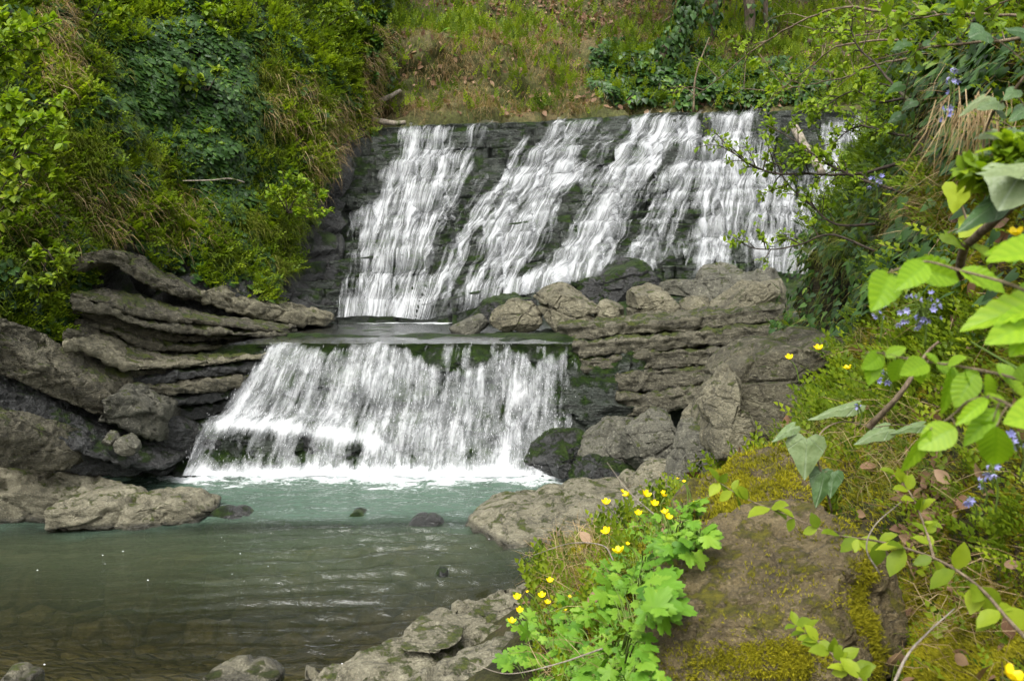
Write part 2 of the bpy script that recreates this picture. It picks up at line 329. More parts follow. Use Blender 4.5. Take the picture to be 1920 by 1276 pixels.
def pool_mat(name, teal, murk_col, tint, bumpd=.006, bs=5.):
    """stream water: sky and banks mirrored by Fresnel, clear where shallow, milky green where deep and full of bubbles ('murk'), foam where churned"""
    t = NT(name); p = t.pos(); mk = t.attr('murk'); fo = t.attr('foam')
    n = t.noise(t.vmap(p, (1, 3.2, 1)), bs, 4, .6, .5); nor = t.bump(n, bumpd, 1.0)
    body = t.n('ShaderNodeMixShader'); tr = t.n('ShaderNodeBsdfTransparent'); tr.inputs[0].default_value = (*tint, 1)
    df = t.n('ShaderNodeBsdfDiffuse'); ncol = t.noise(t.vmap(p, (.6, 1, 1)), .9, 4, .6)
    aer = t.attr('aer'); c = t.mix(aer, murk_col, teal); c = t.mix(t.ramp(ncol, [(.35, .0), (.7, .35)]), c, t.mix(.5, c, (.02, .05, .03))); t.l(c, df.inputs[0])
    t.l(mk, body.inputs[0]); t.l(tr.outputs[0], body.inputs[1]); t.l(df.outputs[0], body.inputs[2])
    fr = t.n('ShaderNodeFresnel'); fr.inputs[0].default_value = 1.33; t.l(nor, fr.inputs['Normal'])
    gl = t.n('ShaderNodeBsdfGlossy'); gl.inputs['Roughness'].default_value = .06; t.l(nor, gl.inputs['Normal'])
    m = t.n('ShaderNodeMixShader'); t.l(fr.outputs[0], m.inputs[0]); t.l(body.outputs[0], m.inputs[1]); t.l(gl.outputs[0], m.inputs[2])
    fn = t.noise(t.vmap(p, (1.2, 2.2, 1)), 3.2, 6, .7, .8); ff = t.noise(p, 26, 3, .7)
    fa = t.math('ADD', t.math('ADD', t.math('MULTIPLY', fn, .75), t.math('MULTIPLY', ff, .25)), t.math('SUBTRACT', t.math('MULTIPLY', fo, 1.0), .98))
    fm = t.ramp(fa, [(.0, 0.0), (.16, .95)]); fd = t.bsdf(t.ramp(t.noise(t.vmap(p, (2.5, 4, 1)), 4.5, 5, .7, .6), [(.36, (.42, .5, .48)), (.52, (.78, .8, .8)), (.6, (.86, .87, .87))]), .5, t.bump(fn, .05, .8))
    m2 = t.n('ShaderNodeMixShader'); t.l(fm, m2.inputs[0]); t.l(m.outputs[0], m2.inputs[1]); t.l(fd, m2.inputs[2])
    return t.done(m2.outputs[0])
M['pool'] = pool_mat('pool_surface', (.08, .125, .092), (.042, .05, .024), (.82, .8, .6), .02)
M['lip'] = pool_mat('stream_surface', (.1, .14, .11), (.03, .04, .03), (.6, .62, .48), .014, 12.)
# ------------------------------------------------------------------ rock builders
ROCKV = {}
def vnormals(V, F):
    N = np.zeros_like(V)
    for f in (F if isinstance(F, list) else [F]):
        n = np.cross(V[f[:, 1]] - V[f[:, 0]], V[f[:, 2]] - V[f[:, 0]])
        if f.shape[1] == 4: n = n + np.cross(V[f[:, 2]] - V[f[:, 0]], V[f[:, 3]] - V[f[:, 0]])
        for k in range(f.shape[1]):
            for a in range(3): N[:, a] += np.bincount(f[:, k], n[:, a], len(V))
    return nrm(N)
def rot_y(p, a):
    c, s = math.cos(a), math.sin(a); q = p.copy(); q[..., 0] = c * p[..., 0] + s * p[..., 2]; q[..., 2] = -s * p[..., 0] + c * p[..., 2]; return q
def roughen(V, F, seed, blocks=2.0, amp=.06, fine=.02, bed=4.0, tilt=0.0, crack=.6):
    """flat broken facets, cracks along their borders, bedding lines and fine roughness, along the normals"""
    N = vnormals(V, F); p = rot_y(V, tilt)
    q = p + .12 / blocks * np.stack([noise(V * blocks * 2, seed + 3), noise(V * blocks * 2, seed + 4), noise(V * blocks * 2, seed + 5)], -1)
    v, e = facet(q * blocks * np.array([1, 1, 1.6]), seed); v2, e2 = facet(q * blocks * 2.7 * np.array([1, 1, 1.8]), seed + 9)
    d = amp * v + amp * .4 * v2 - amp * crack * (1 - sstep(0, .07, e)) - amp * crack * .3 * (1 - sstep(0, .1, e2))
    d = d + fine * fbm(p * np.array([1.1, 1.1, 1.1 * bed]) * blocks, 3, seed + 20) + fine * 1.5 * fbm(V * blocks * 5, 4, seed + 30, .6)
    return V + N * d[:, None]
def sgnp(x, q): return np.sign(x) * np.abs(x) ** q
def arc(n, q, ra, rb, lo, hi, wfront=1.0):
    """superellipse angles lo..hi resampled evenly along the curve with half axes ra (cos), rb (sin); the camera side (cos > 0) sampled denser"""
    a = np.linspace(lo, hi, 4000); x, y = ra * sgnp(np.cos(a), q), rb * sgnp(np.sin(a), q); l = np.hypot(np.diff(x), np.diff(y)) * np.where(np.cos(a[1:]) > -.2, wfront, 1.0)
    L = np.r_[0, np.cumsum(l)]; return np.interp(np.linspace(0, L[-1], n), L, a)
def slab_mesh(top, bot, depth, seed, back=0.0, blocks=1.8, amp=.05, fine=.018, bed=5., tilt=0., res=.03, q=.38, taper=.05, crack=.6, front=0., gap=0., shift=False):
    """a bed of rock: front edges given on the photo rays with their distance, running back by depth"""
    T = prow(top); Yb = np.interp(np.array([b[0] for b in bot]), [t_[0] for t_ in top], [t_[2] for t_ in top]); B = W([b[0] for b in bot], [b[1] for b in bot], Yb + front)
    L = np.linalg.norm(np.diff(T, axis=0), axis=1).sum(); n = int(np.clip(L / res, 30, 260)); m = 96
    T, B = spline(T, n), spline(B, n); B = B + (T - B) * gap; s = np.linspace(-1, 1, n)
    sc = np.clip(1 - np.clip((np.abs(s) - (1 - taper)) / taper, 0, 1) ** 2.2, 0.0, 1) ** .5
    bk = np.array([0, depth, back]); C = (T + B) / 2 + bk / 2; a = arc(m + 1, q, depth / 2, np.linalg.norm(T - B, axis=1).mean() / 2, 0, 2 * math.pi, 2.2)[:-1]
    e1 = (T - B) / 2; V = C[:, None] + sc[:, None, None] * (e1[:, None] * sgnp(np.sin(a), q)[None, :, None] - bk / 2 * sgnp(np.cos(a), q)[None, :, None])
    F = gfaces(n, m, True); V = V.reshape(-1, 3) - (bk if shift else 0); F = [F[:, ::-1], np.arange(m)[None], (np.arange(m) + (n - 1) * m)[::-1][None]]
    return roughen(V, F[:1], seed, blocks, amp, fine, bed, tilt, crack), F
def outline_mesh(poly, Y, depth, seed, lean=.25, q=.5, blocks=1.8, amp=.05, fine=.008, bed=3., tilt=0., nt=190, nf=96, crack=.8, cuts=16):
    """a boulder with the outline given on the photo rays, its own distance and depth"""
    P = np.asarray(poly, float); c = P.mean(0)
    th = np.arctan2(P[:, 1] - c[1], P[:, 0] - c[0]); o = np.argsort(th); th, r = th[o], np.hypot(P[o, 0] - c[0], P[o, 1] - c[1])
    t = np.linspace(-math.pi, math.pi, nt, endpoint=False); R_ = np.interp(t, np.r_[th - 2 * math.pi, th, th + 2 * math.pi], np.r_[r, r, r])
    R_ = np.convolve(np.r_[R_[-2:], R_, R_[:2]], [0, .25, .5, .25, 0], 'valid')
    _w = np.ptp(P[:, 0]) * Y / F_PX / 2; f = arc(nf, q, depth * .45, _w, .015, math.pi - .015, 1.6); ra = np.sin(f) ** q; de = -sgnp(np.cos(f), q)
    px = c[0] + ra[:, None] * (R_ * np.cos(t))[None]; py = c[1] + ra[:, None] * (R_ * np.sin(t))[None]
    Ye = Y + depth * .4; ze = W(px, py, Ye)[..., 2]; zb = W(c[0], P[:, 1].max(), Ye)[2]
    Yc = Ye + lean * (ze - zb); E = W(px, py, Yc)
    V = E.copy(); V[..., 1] += np.where(de < 0, de * depth * .4, de * depth * .6)[:, None]
    k = np.abs(de)[:, None]
    V[..., 0] = E[..., 0]; V[..., 2] = E[..., 2]
    V = V.reshape(-1, 3); rgp = np.random.default_rng(seed + 500); C0 = V.mean(0); r_ = V - C0; s_ = np.ones(len(V))
    for _ in range(cuts):
        nn = nrm(np.array([rgp.normal(0, .75), -abs(rgp.normal(.7, .4)), rgp.normal(.35, .6)])); dd = r_ @ nn; hh = dd.max() * rgp.uniform(.46, .8)
        s_ = np.minimum(s_, np.where(dd > hh, hh / np.maximum(dd, 1e-6), 1))
    V = C0 + r_ * s_[:, None]; F = gfaces(nf, nt, True); F = [F, np.arange(nt)[::-1][None], (np.arange(nt) + (nf - 1) * nt)[None]]
    return roughen(V, F[:1], seed, blocks, amp * .6, fine, bed, tilt, crack), F
def shape_rock(name, label, cat, poly, Y, depth, mat, seed, group=None, **kw):
    V, F = outline_mesh(poly, Y, depth, seed, **kw); ROCKV[label] = (V, F[0]); return put(name, V, F, M[mat], label=label, cat=cat, group=group)
def shape_slab(name, label, cat, top, bot, depth, mat, seed, parent=None, group=None, **kw):
    V, F = slab_mesh(top, bot, depth, seed, **kw)
    if label: ROCKV[label] = (V, F[0])
    return put(name, V, F, M[mat], parent=parent, label=label, cat=cat, group=group)

# ------------------------------------------------------------------ the ground all round
def sheet(name, G, mat, **kw):
    nv, nu = G.shape[:2]; return put(name, G.reshape(-1, 3), gfaces(nv, nu), mat, kind='structure', **kw)
gx, gy = np.meshgrid(np.linspace(-160, 160, 60), np.linspace(-60, 300, 60))
G = np.stack([gx, gy, -4 + .5 * noise(np.stack([gx, gy, 0 * gx], -1) * .05, 5) + 34 * sstep(45, 120, gy) + 16 * sstep(20, 80, np.abs(gx))], -1)
sheet('ground', G, M['earth'])
# far hillside above the falls
HILL = loft([prow([(300, 235, 21), (600, 235, 21.8), (900, 233, 22), (1200, 222, 22.3), (1500, 210, 22.6), (1800, 205, 22.6), (2300, 200, 22)]),
             prow([(300, 200, 22.5), (600, 205, 22.8), (740, 215, 22.5), (900, 215, 22.5), (1200, 208, 22.9), (1500, 198, 23.2), (1800, 190, 23.2), (2300, 190, 22.5)]),
             prow([(300, 120, 23), (600, 130, 23.2), (740, 140, 23), (900, 150, 23.4), (1100, 150, 23.9), (1300, 140, 24.2), (1500, 140, 24.6), (1800, 130, 24.8), (2300, 120, 24)]),
             prow([(300, 60, 23.5), (600, 60, 23.8), (740, 62, 23.6), (900, 85, 24.4), (1100, 105, 25.0), (1300, 95, 25.5), (1500, 100, 26), (1800, 90, 26.2), (2300, 80, 25)]),
             prow([(300, 20, 26), (600, 20, 27), (740, 30, 27), (900, 48, 27.5), (1100, 70, 28), (1300, 65, 28.5), (1500, 70, 29), (1800, 60, 29), (2300, 50, 27)]),
             prow([(300, -60, 31), (700, -50, 32), (1100, -30, 33), (1500, -30, 34), (1900, -40, 33), (2300, -60, 31)]),
             prow([(300, -110, 38), (700, -90, 39), (1100, -75, 40), (1500, -75, 40), (1900, -90, 39), (2300, -110, 38)]),
             prow([(100, -90, 52), (700, -70, 54), (1100, -60, 55), (1500, -60, 55), (1900, -70, 54), (2500, -90, 52)])], 240, 200)
Hn = gnormal(HILL); Hn *= np.sign(Hn[..., 2:3] + 1e-9)
_h = fbm(HILL * .55, 4, 3) * .7 + fbm(HILL * 1.6, 4, 8) * .34
HILL = HILL + Hn * _h[..., None]; HILL[0] -= [0, 0, .3]
sheet('hillside', HILL, M['hill'])
# steep bank over the stream, seen on the other side from the plants at the camera
LB = loft([prow([(-700, 1000, 7), (-200, 960, 9.3), (0, 940, 10.3), (150, 900, 11.6), (300, 870, 12.9), (450, 800, 14.2), (560, 700, 15.6), (640, 640, 16.8)]),
           prow([(-700, 720, 7.6), (-200, 700, 9.9), (0, 700, 10.9), (150, 660, 12.2), (300, 640, 13.6), (450, 620, 15.0), (560, 600, 16.2), (640, 600, 17.2)]),
           prow([(-700, 560, 8), (-200, 560, 10.2), (0, 560, 11.1), (150, 500, 12.7), (300, 480, 14.2), (450, 490, 15.5), (550, 500, 16.8), (640, 480, 18.0)]),
           prow([(-700, 380, 8.5), (-200, 390, 10.6), (0, 390, 11.5), (150, 390, 13.1), (300, 390, 14.7), (450, 390, 16.1), (570, 370, 17.6), (660, 350, 19.2)]),
           prow([(-700, 190, 9.5), (-200, 200, 11.6), (0, 200, 12.4), (150, 200, 14.1), (300, 200, 15.8), (450, 200, 17.1), (590, 215, 18.9), (690, 235, 21.2)]),
           prow([(-700, -20, 11), (-200, 0, 13), (0, 0, 13.9), (150, 0, 15.6), (300, 0, 17.3), (450, 0, 18.6), (600, 20, 20.6), (725, 60, 23.4)]),
           prow([(-700, -300, 13), (-200, -280, 15.6), (0, -270, 16.6), (150, -260, 18.5), (300, -260, 20.3), (450, -260, 21.8), (600, -230, 24), (760, -160, 27.5)]),
           prow([(-900, -600, 20), (-200, -600, 23), (0, -590, 24), (150, -580, 26), (300, -580, 28), (450, -560, 30), (600, -520, 33), (800, -420, 38)])], 260, 240)
Ln = gnormal(LB); Ln *= np.sign(-Ln[..., 1:2] + 1e-9)
_rk = sstep(430, 560, PX(LB)[1]) + sstep(540, 620, PX(LB)[0]) * sstep(200, 300, PX(LB)[1])
_f, _e = facet(LB * np.array([1.1, 1.1, 1.6]), 14)
LB = LB + Ln * (fbm(LB * .6, 4, 31) * .55 + fbm(LB * 2.2, 3, 38) * .15 + np.clip(_rk, 0, 1) * (_f * .22 - .1 * (1 - sstep(0, .08, _e))))[..., None]
sheet('bank', LB, M['rock_dark'])
# bank at the camera's own side
RB = loft([W([380, 560, 760, 880, 1000, 1160, 1300, 1420, 1520], [1420, 1310, 1220, 1130, 1030, 960, 900, 800, 700], [5.6, 6.2, 6.9, 7.8, 9.2, 10.6, 11.8, 13, 14.2]) - [0, 0, .25],
           prow([(480, 1500, 4.6), (660, 1380, 4.9), (850, 1260, 5.7), (980, 1150, 6.5), (1060, 1050, 7.5), (1210, 975, 8.5), (1310, 905, 9.3), (1420, 830, 10.2), (1530, 700, 11.5)]),
           prow([(620, 1700, 3.2), (820, 1500, 3.5), (1010, 1350, 3.9), (1110, 1200, 4.6), (1190, 1070, 5.4), (1300, 980, 6.2), (1430, 880, 7.0), (1510, 800, 8.0), (1560, 680, 9.6)]),
           prow([(860, 1900, 2.2), (1100, 1560, 2.8), (1260, 1330, 3.5), (1340, 1180, 4.0), (1410, 1045, 4.7), (1490, 945, 5.2), (1550, 850, 5.9), (1610, 745, 6.5), (1600, 640, 8.4)]),
           prow([(1250, 2100, 1.5), (1500, 1560, 2.2), (1650, 1290, 3.2), (1690, 1105, 3.6), (1690, 975, 4.0), (1700, 865, 4.4), (1700, 755, 5.0), (1700, 640, 5.8), (1660, 540, 7.8)]),
           prow([(2400, 2300, .9), (2100, 1500, 1.5), (2010, 1210, 2.1), (1985, 1010, 2.5), (1955, 860, 2.85), (1925, 750, 3.3), (1885, 630, 3.8), (1800, 520, 5.0), (1700, 440, 7.4)]),
           prow([(3600, 1900, .8), (2900, 1300, 1.2), (2500, 1050, 1.5), (2350, 900, 1.8), (2230, 740, 2.1), (2120, 560, 2.6), (2000, 440, 3.3), (1880, 350, 4.6), (1720, 330, 7.0)]),
           prow([(4600, 1300, .9), (3500, 900, 1.3), (2900, 700, 1.6), (2600, 560, 1.9), (2400, 400, 2.2), (2200, 260, 2.7), (2040, 200, 3.4), (1890, 170, 4.8), (1730, 180, 7.2)]),
           prow([(5600, 300, 1.2), (4000, 0, 1.7), (3200, -100, 2.1), (2800, -150, 2.5), (2550, -180, 2.9), (2300, -180, 3.4), (2100, -150, 4.1), (1930, -120, 5.6), (1780, -100, 8.0)]),
           prow([(6600, -1500, 2.2), (4500, -1300, 2.9), (3600, -1100, 3.4), (3100, -1000, 3.9), (2750, -900, 4.4), (2450, -800, 5.0), (2250, -700, 5.9), (2050, -600, 7.6), (1900, -500, 10)])], 230, 330)
RBn = gnormal(RB); RBn *= np.sign((RBn * (CAM + [0, 0, 1] - RB)).sum(-1, keepdims=True))
_hx, _hy = PX(RB); _hd = RB - CAM; _hole = .45 * np.clip(1 - np.hypot((_hx - 1742) / 52, (_hy - 235) / 115) ** 2, 0, 1) ** .7 + .5 * np.clip(1 - np.hypot((_hx - 1800) / 70, (_hy - 40) / 70) ** 2, 0, 1)
RB = RB + nrm(_hd) * (_hole * (_hd[..., 1] > 1))[..., None]
RB = RB + RBn * (fbm(RB * 1.6, 4, 51) * .12 + fbm(RB * 6, 3, 58) * .03)[..., None]
sheet('bank', RB, M['right_earth'])
# the far end of that bank, a dark ivy-hung recess that closes the gap towards the falls
RC = loft([prow([(1440, 900, 12), (1500, 860, 11), (1560, 820, 10), (1620, 780, 9), (1700, 700, 8.4)]),
           prow([(1480, 650, 12.2), (1520, 640, 11.2), (1580, 620, 10.2), (1640, 610, 9.2), (1720, 590, 8.2)]),
           prow([(1515, 520, 12.6), (1540, 510, 11.6), (1590, 500, 10.6), (1660, 480, 9.4), (1740, 460, 8)]),
           prow([(1590, 400, 13.4), (1610, 390, 12.4), (1645, 370, 11.2), (1690, 350, 9.8), (1760, 330, 8)]),
           prow([(1665, 260, 15), (1680, 250, 13.6), (1700, 230, 12), (1730, 210, 10), (1780, 200, 8)]),
           prow([(1690, 100, 17), (1700, 90, 15), (1720, 80, 13), (1750, 60, 10.5), (1810, 40, 8.2)]),
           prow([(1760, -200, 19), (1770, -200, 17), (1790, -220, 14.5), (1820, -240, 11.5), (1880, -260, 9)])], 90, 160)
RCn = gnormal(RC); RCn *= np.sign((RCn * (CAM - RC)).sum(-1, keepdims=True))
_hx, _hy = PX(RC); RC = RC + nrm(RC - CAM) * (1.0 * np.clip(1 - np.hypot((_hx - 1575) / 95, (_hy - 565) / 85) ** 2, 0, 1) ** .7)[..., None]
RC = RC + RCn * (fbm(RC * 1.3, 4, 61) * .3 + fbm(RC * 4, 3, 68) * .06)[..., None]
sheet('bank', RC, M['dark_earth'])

# ------------------------------------------------------------------ upper rock face: thin beds like stairs
NU, NV = 460, 300
CREST = prow([(470, 330, 18.6), (560, 290, 19.6), (640, 252, 20.5), (700, 242, 20.9), (780, 238, 21.1), (900, 233, 21.3), (1100, 222, 21.6), (1300, 213, 21.9), (1550, 207, 22.1), (1760, 200, 22.2)])
BASE = prow([(470, 600, 15.4), (545, 600, 16.2), (600, 604, 16.6), (650, 606, 16.9), (800, 604, 17.0), (890, 580, 17.2), (1000, 558, 17.5), (1100, 534, 17.9), (1300, 527, 18.2), (1520, 520, 18.4), (1760, 512, 18.5)])
c_, b_ = spline(CREST, NU), spline(BASE, NU)
def stairs(v, x, NL, seed, riser=.55):
    """v 0..1 down the face -> (horizontal progress, vertical progress)"""
    edges = np.cumsum(np.random.default_rng(seed).uniform(.25, 2.0, NL)); edges = np.r_[0, edges] / edges[-1]
    vv = np.clip(v + .034 * noise(np.stack([x * .42, v * 2.5, 0 * x], -1), seed + 1) + .008 * noise(np.stack([x * 1.7, v * 6, 0 * x], -1), seed + 2), 0, 1)
    k = np.clip(np.searchsorted(edges, vv, 'right') - 1, 0, NL - 1); f = (vv - edges[k]) / (edges[k + 1] - edges[k]); wd = edges[k + 1] - edges[k]
    return edges[k] + wd * sstep(0, 1 - riser, f), edges[k] + wd * np.clip((f - (1 - riser) * .9) / (1 - (1 - riser) * .9), 0, 1), k
vv = np.linspace(0, 1, NV)[:, None] * np.ones((1, NU)); xx = np.broadcast_to(c_[None, :, 0], vv.shape)
hp, vp, kk = stairs(vv, xx, 14, 78)
FACE = np.empty((NV, NU, 3))
FACE[..., 0] = c_[None, :, 0] * (1 - vv) + b_[None, :, 0] * vv
prof = hp ** 1.15
FACE[..., 1] = c_[None, :, 1] * (1 - prof) + b_[None, :, 1] * prof
FACE[..., 2] = c_[None, :, 2] * (1 - vp) + b_[None, :, 2] * vp
_bj = np.stack([FACE[..., 0] * 1.1 + kk * 3.7, kk * 1.0 + .5, 0 * vv + .5], -1)
_bv, _be = facet(_bj * np.array([1, 1, 1.]), 91, .5)
_big = fbm(FACE * .7, 3, 95)
FACE[..., 1] -= _bv * .28 * sstep(0, .06, vv) + _big * .3 - .12 * (1 - sstep(0, .07, _be))
FACE[..., 2] += fbm(FACE * np.array([2, 2, 6]), 3, 97) * .035
FACE[..., 1] += fbm(FACE * np.array([2.5, 2.5, 9]), 4, 99) * .07
sheet('cliff', np.concatenate([np.stack([FACE[0] + [0, 1.5, .02], FACE[0] + [0, .4, .0]]), FACE, FACE[-1:] + [0, -.15, -.5]]), M['rock_fall'])
# ------------------------------------------------------------------ lower step: riser under the curtain, flat shelf behind it
FALL_ROWS = [[(380, 639, 13.75), (505, 637, 13.75), (800, 635, 13.75), (1080, 636, 13.75), (1200, 636, 13.75)],
             [(370, 650, 13.3), (492, 647, 13.3), (800, 646, 13.3), (1086, 647, 13.3), (1200, 647, 13.3)],
             [(350, 690, 13.05), (462, 690, 13.05), (800, 690, 13.05), (1092, 690, 13.05), (1200, 690, 13.1)],
             [(330, 740, 12.9), (432, 740, 12.9), (800, 740, 12.9), (1095, 740, 12.95), (1200, 740, 13.1)],
             [(320, 772, 12.8), (415, 772, 12.8), (800, 772, 12.82), (1095, 772, 12.9), (1200, 772, 13.1)],
             [(290, 792, 12.45), (378, 790, 12.45), (800, 800, 12.6), (1092, 800, 12.85), (1200, 800, 13.1)],
             [(275, 840, 12.3), (350, 840, 12.3), (800, 845, 12.4), (1050, 845, 12.6), (1200, 845, 12.9)],
             [(255, 888, 12.05), (325, 888, 12.05), (800, 890, 12.1), (985, 890, 12.1), (1200, 890, 12.5)]]
fr = [spline(prow(r), 60) for r in FALL_ROWS]
for _k, _a in enumerate((.7, 1.0, .9, .6, .4, .2, 0, 0)):                    # the lip is broken, not ruled
    _x = fr[_k][:, 0]; _q = np.stack([_x, 0 * _x, 0 * _x + 3.3], -1)
    fr[_k][:, 1] += _a * (.30 * fbm(_q * .9, 3, 451)); fr[_k][:, 2] += _a * (.11 * fbm(_q * 1.2, 3, 453) * (_k < 3))
rz = [r + [0, .16, -.05] for r in fr]
ex = lambda Y, z: np.array([[x, Y, z] for x in (-6.5, -4, -1, 1.5, 3, 4.5, 6, 8)])
wide = lambda r: np.vstack([[r[0] - [3, 0, 0]], r, [r[-1] + [2, .3, 0]], [r[-1] + [7, .5, 0]]])
SHELF = loft([ex(18.8, 2.0), ex(17.4, 1.74), ex(15.5, 1.71), ex(14.2, 1.71)] + [wide(r) for r in rz] + [wide(rz[-1] + [0, -.3, -1.0])], 240, 220)
_r = sstep(.2, 3.2, SHELF[..., 0]) * sstep(13.6, 17.2, SHELF[..., 1]); SHELF[..., 2] += _r * .62
SHELF[..., 2] += .035 * sstep(13.4, 13.65, SHELF[..., 1]) * (1 - sstep(14.4, 15.6, SHELF[..., 1]))
SHELF[..., 2] += .07 * sstep(-.5, .1, SHELF[..., 0]) * sstep(13.35, 13.6, SHELF[..., 1]) * (1 - sstep(14.2, 14.8, SHELF[..., 1]))
_f, _e = facet(SHELF * np.array([1.4, 1.4, 2.4]), 23)
SHELF[..., 1] += -_f * .16 * sstep(14, 13, SHELF[..., 1]) + fbm(SHELF * np.array([2, 2, 5]), 4, 29) * .08
SHELF[..., 2] += fbm(SHELF * np.array([1.2, 2.4, 1]), 4, 27) * .09 * sstep(13.2, 14, SHELF[..., 1])
sheet('rock_shelf', SHELF, M['rock_fall'])

GB = 'tilted rock beds at the pool edge'
def layered_bed(label, top, bot, n, depth, mat, seed, alt='rock_left'):
    b = np.array(bot, float); a = np.array(top, float); th = thing('rock_bed', label, 'rock bed', tuple(W(*(b[len(b) // 2]))), GB); rg = np.random.default_rng(seed)
    for k in range(n):
        f0, f1 = k / n, (k + .86) / n; dY = rg.uniform(-.22, .2); d_ = np.c_[0 * a[:, :2], np.full(len(a), dY)]
        t0, t1 = a + (b - a) * f0 + d_, a + (b - a) * f1 + d_; t0[:, 1] += rg.normal(0, 1.5, len(a)); t1[:, 1] += rg.normal(0, 1.5, len(a)); t1[:, 0] = t0[:, 0]
        shape_slab('layer', None, None, t0.tolist(), t1.tolist(), depth, mat if k % 3 != 1 else alt, seed + k, parent=th, tilt=R(-20), q=.25, amp=.03, fine=.035, bed=8, blocks=1.6)
# ------------------------------------------------------------------ beds of rock on the far side of the pool
RL = dict(tilt=R(-20), group=GB, q=.22, gap=.24)
shape_slab('rock_bed', 'mossy upper end of the highest tilted rock bed, below the ivy-hung bank', 'rock bed', [(130, 482, 12.0), (200, 466, 12.3), (260, 504, 12.9), (330, 535, 13.5), (385, 550, 14.0)], [(130, 520, 12), (190, 500, 12.3), (260, 535, 12.9), (330, 562, 13.5), (385, 580, 14)], 1.0, 'rock_left', 101, back=-.05, amp=.035, **RL)
shape_slab('rock_bed', 'smooth tan rock bed that slopes down to the pool between the two falls', 'rock bed', [(372, 548, 13.9), (400, 540, 14.1), (450, 562, 14.5), (510, 572, 15), (560, 585, 15.4), (612, 597, 15.8)], [(372, 578, 13.9), (400, 585, 14.1), (450, 600, 14.5), (510, 612, 15), (560, 618, 15.4), (612, 616, 15.8)], .9, 'rock_tan', 102, back=.02, amp=.05, **RL)
layered_bed('ragged layered rock bed under the smooth tan one', [(120, 545, 11.6), (200, 560, 12.0), (250, 576, 12.4), (330, 588, 13), (420, 604, 13.6), (530, 618, 14.3)], [(130, 612, 11.6), (200, 625, 12), (270, 655, 12.5), (350, 665, 13), (450, 655, 13.7), (530, 645, 14.3)], 4, 1.2, 'rock_left', 1030, 'rock_ledge')
layered_bed('long layered bed with a mossy nose, level with the lip of the lower fall', [(110, 615, 11.0), (160, 626, 11.4), (210, 658, 11.7), (260, 670, 12), (340, 674, 12.6), (420, 668, 13), (505, 652, 13.5)], [(110, 684, 11), (160, 694, 11.4), (220, 708, 11.7), (260, 706, 12), (340, 698, 12.6), (420, 692, 13), (505, 682, 13.5)], 3, 1.0, 'rock_left', 1040, 'rock_tan')
layered_bed('dark wet bed of thin leaves of stone beside the white curtain', [(90, 690, 10.9), (250, 708, 11.9), (360, 692, 12.5), (478, 680, 13.2)], [(130, 742, 11), (260, 778, 11.9), (360, 790, 12.5), (440, 765, 13.0)], 4, .8, 'rock_dark', 1050)
shape_slab('rock_bed', 'big thick pale bed that leans down to the pool', 'rock bed', [(-90, 620, 9.4), (0, 640, 10), (70, 678, 10.4), (130, 700, 10.8), (185, 722, 11.1), (208, 740, 11.2)], [(-90, 690, 9.4), (0, 722, 10), (60, 752, 10.4), (110, 775, 10.8), (170, 800, 11.1), (200, 808, 11.2)], .8, 'rock_left', 106, back=.1, amp=.06, blocks=1.5, **RL)
shape_slab('rock_bed', 'grey broken block at the lower end of the thick pale bed', 'rock bed', [(186, 748, 11.0), (222, 734, 11.2), (255, 745, 11.4), (300, 770, 11.7)], [(180, 805, 11), (222, 820, 11.2), (255, 832, 11.4), (300, 850, 11.7)], .7, 'rock_grey', 107, amp=.07, **RL)
shape_slab('rock_bed', 'black dripping bed that meets the foot of the curtain', 'rock bed', [(248, 752, 11.5), (300, 778, 11.9), (330, 790, 12.1), (375, 812, 12.4)], [(240, 835, 11.5), (300, 858, 11.9), (330, 875, 12.1), (372, 885, 12.4)], .8, 'rock_dark', 108, amp=.035, **RL)
layered_bed('stack of thin dark beds below the thick pale one', [(-90, 722, 9.2), (0, 740, 9.8), (100, 790, 10.4), (200, 828, 11), (310, 858, 11.6)], [(-90, 792, 9.2), (0, 808, 9.8), (100, 848, 10.4), (200, 880, 11), (310, 894, 11.6)], 4, .9, 'rock_dark', 1090)
shape_slab('rock_bed', 'lowest tan bed with yellow moss, close above the still water', 'rock bed', [(-90, 780, 8.9), (0, 800, 9.4), (60, 815, 9.8), (105, 838, 10.1), (125, 850, 10.2)], [(-90, 890, 8.9), (0, 905, 9.4), (60, 908, 9.8), (100, 900, 10.1), (122, 895, 10.2)], .8, 'rock_left', 110, amp=.035, **RL)
shape_slab('rock_bed', 'dark blocky bed at the waterline beside the lowest tan one', 'rock bed', [(95, 836, 10.2), (150, 848, 10.6), (200, 866, 11), (260, 878, 11.4)], [(92, 905, 10.2), (150, 905, 10.6), (200, 902, 11), (260, 898, 11.4)], .7, 'rock_dark', 111, amp=.035, **RL)
for px, py, w_, h_, lb, sd in [(204, 823, 22, 16, 'small grey stone block wedged in the dark strata, upper one of two', 121), (236, 833, 40, 17, 'longer grey stone block wedged in the dark strata below its twin', 122)]:
    shape_rock('stone_block', lb, 'stone', [(px - w_ / 2, py - h_ / 2 - 3), (px + w_ / 2, py - h_ / 2 + 4), (px + w_ / 2, py + h_ / 2 + 4), (px - w_ / 2, py + h_ / 2 - 3)], 10.7, .3, 'rock_grey', sd, q=.35, amp=.015, nt=60, nf=40)

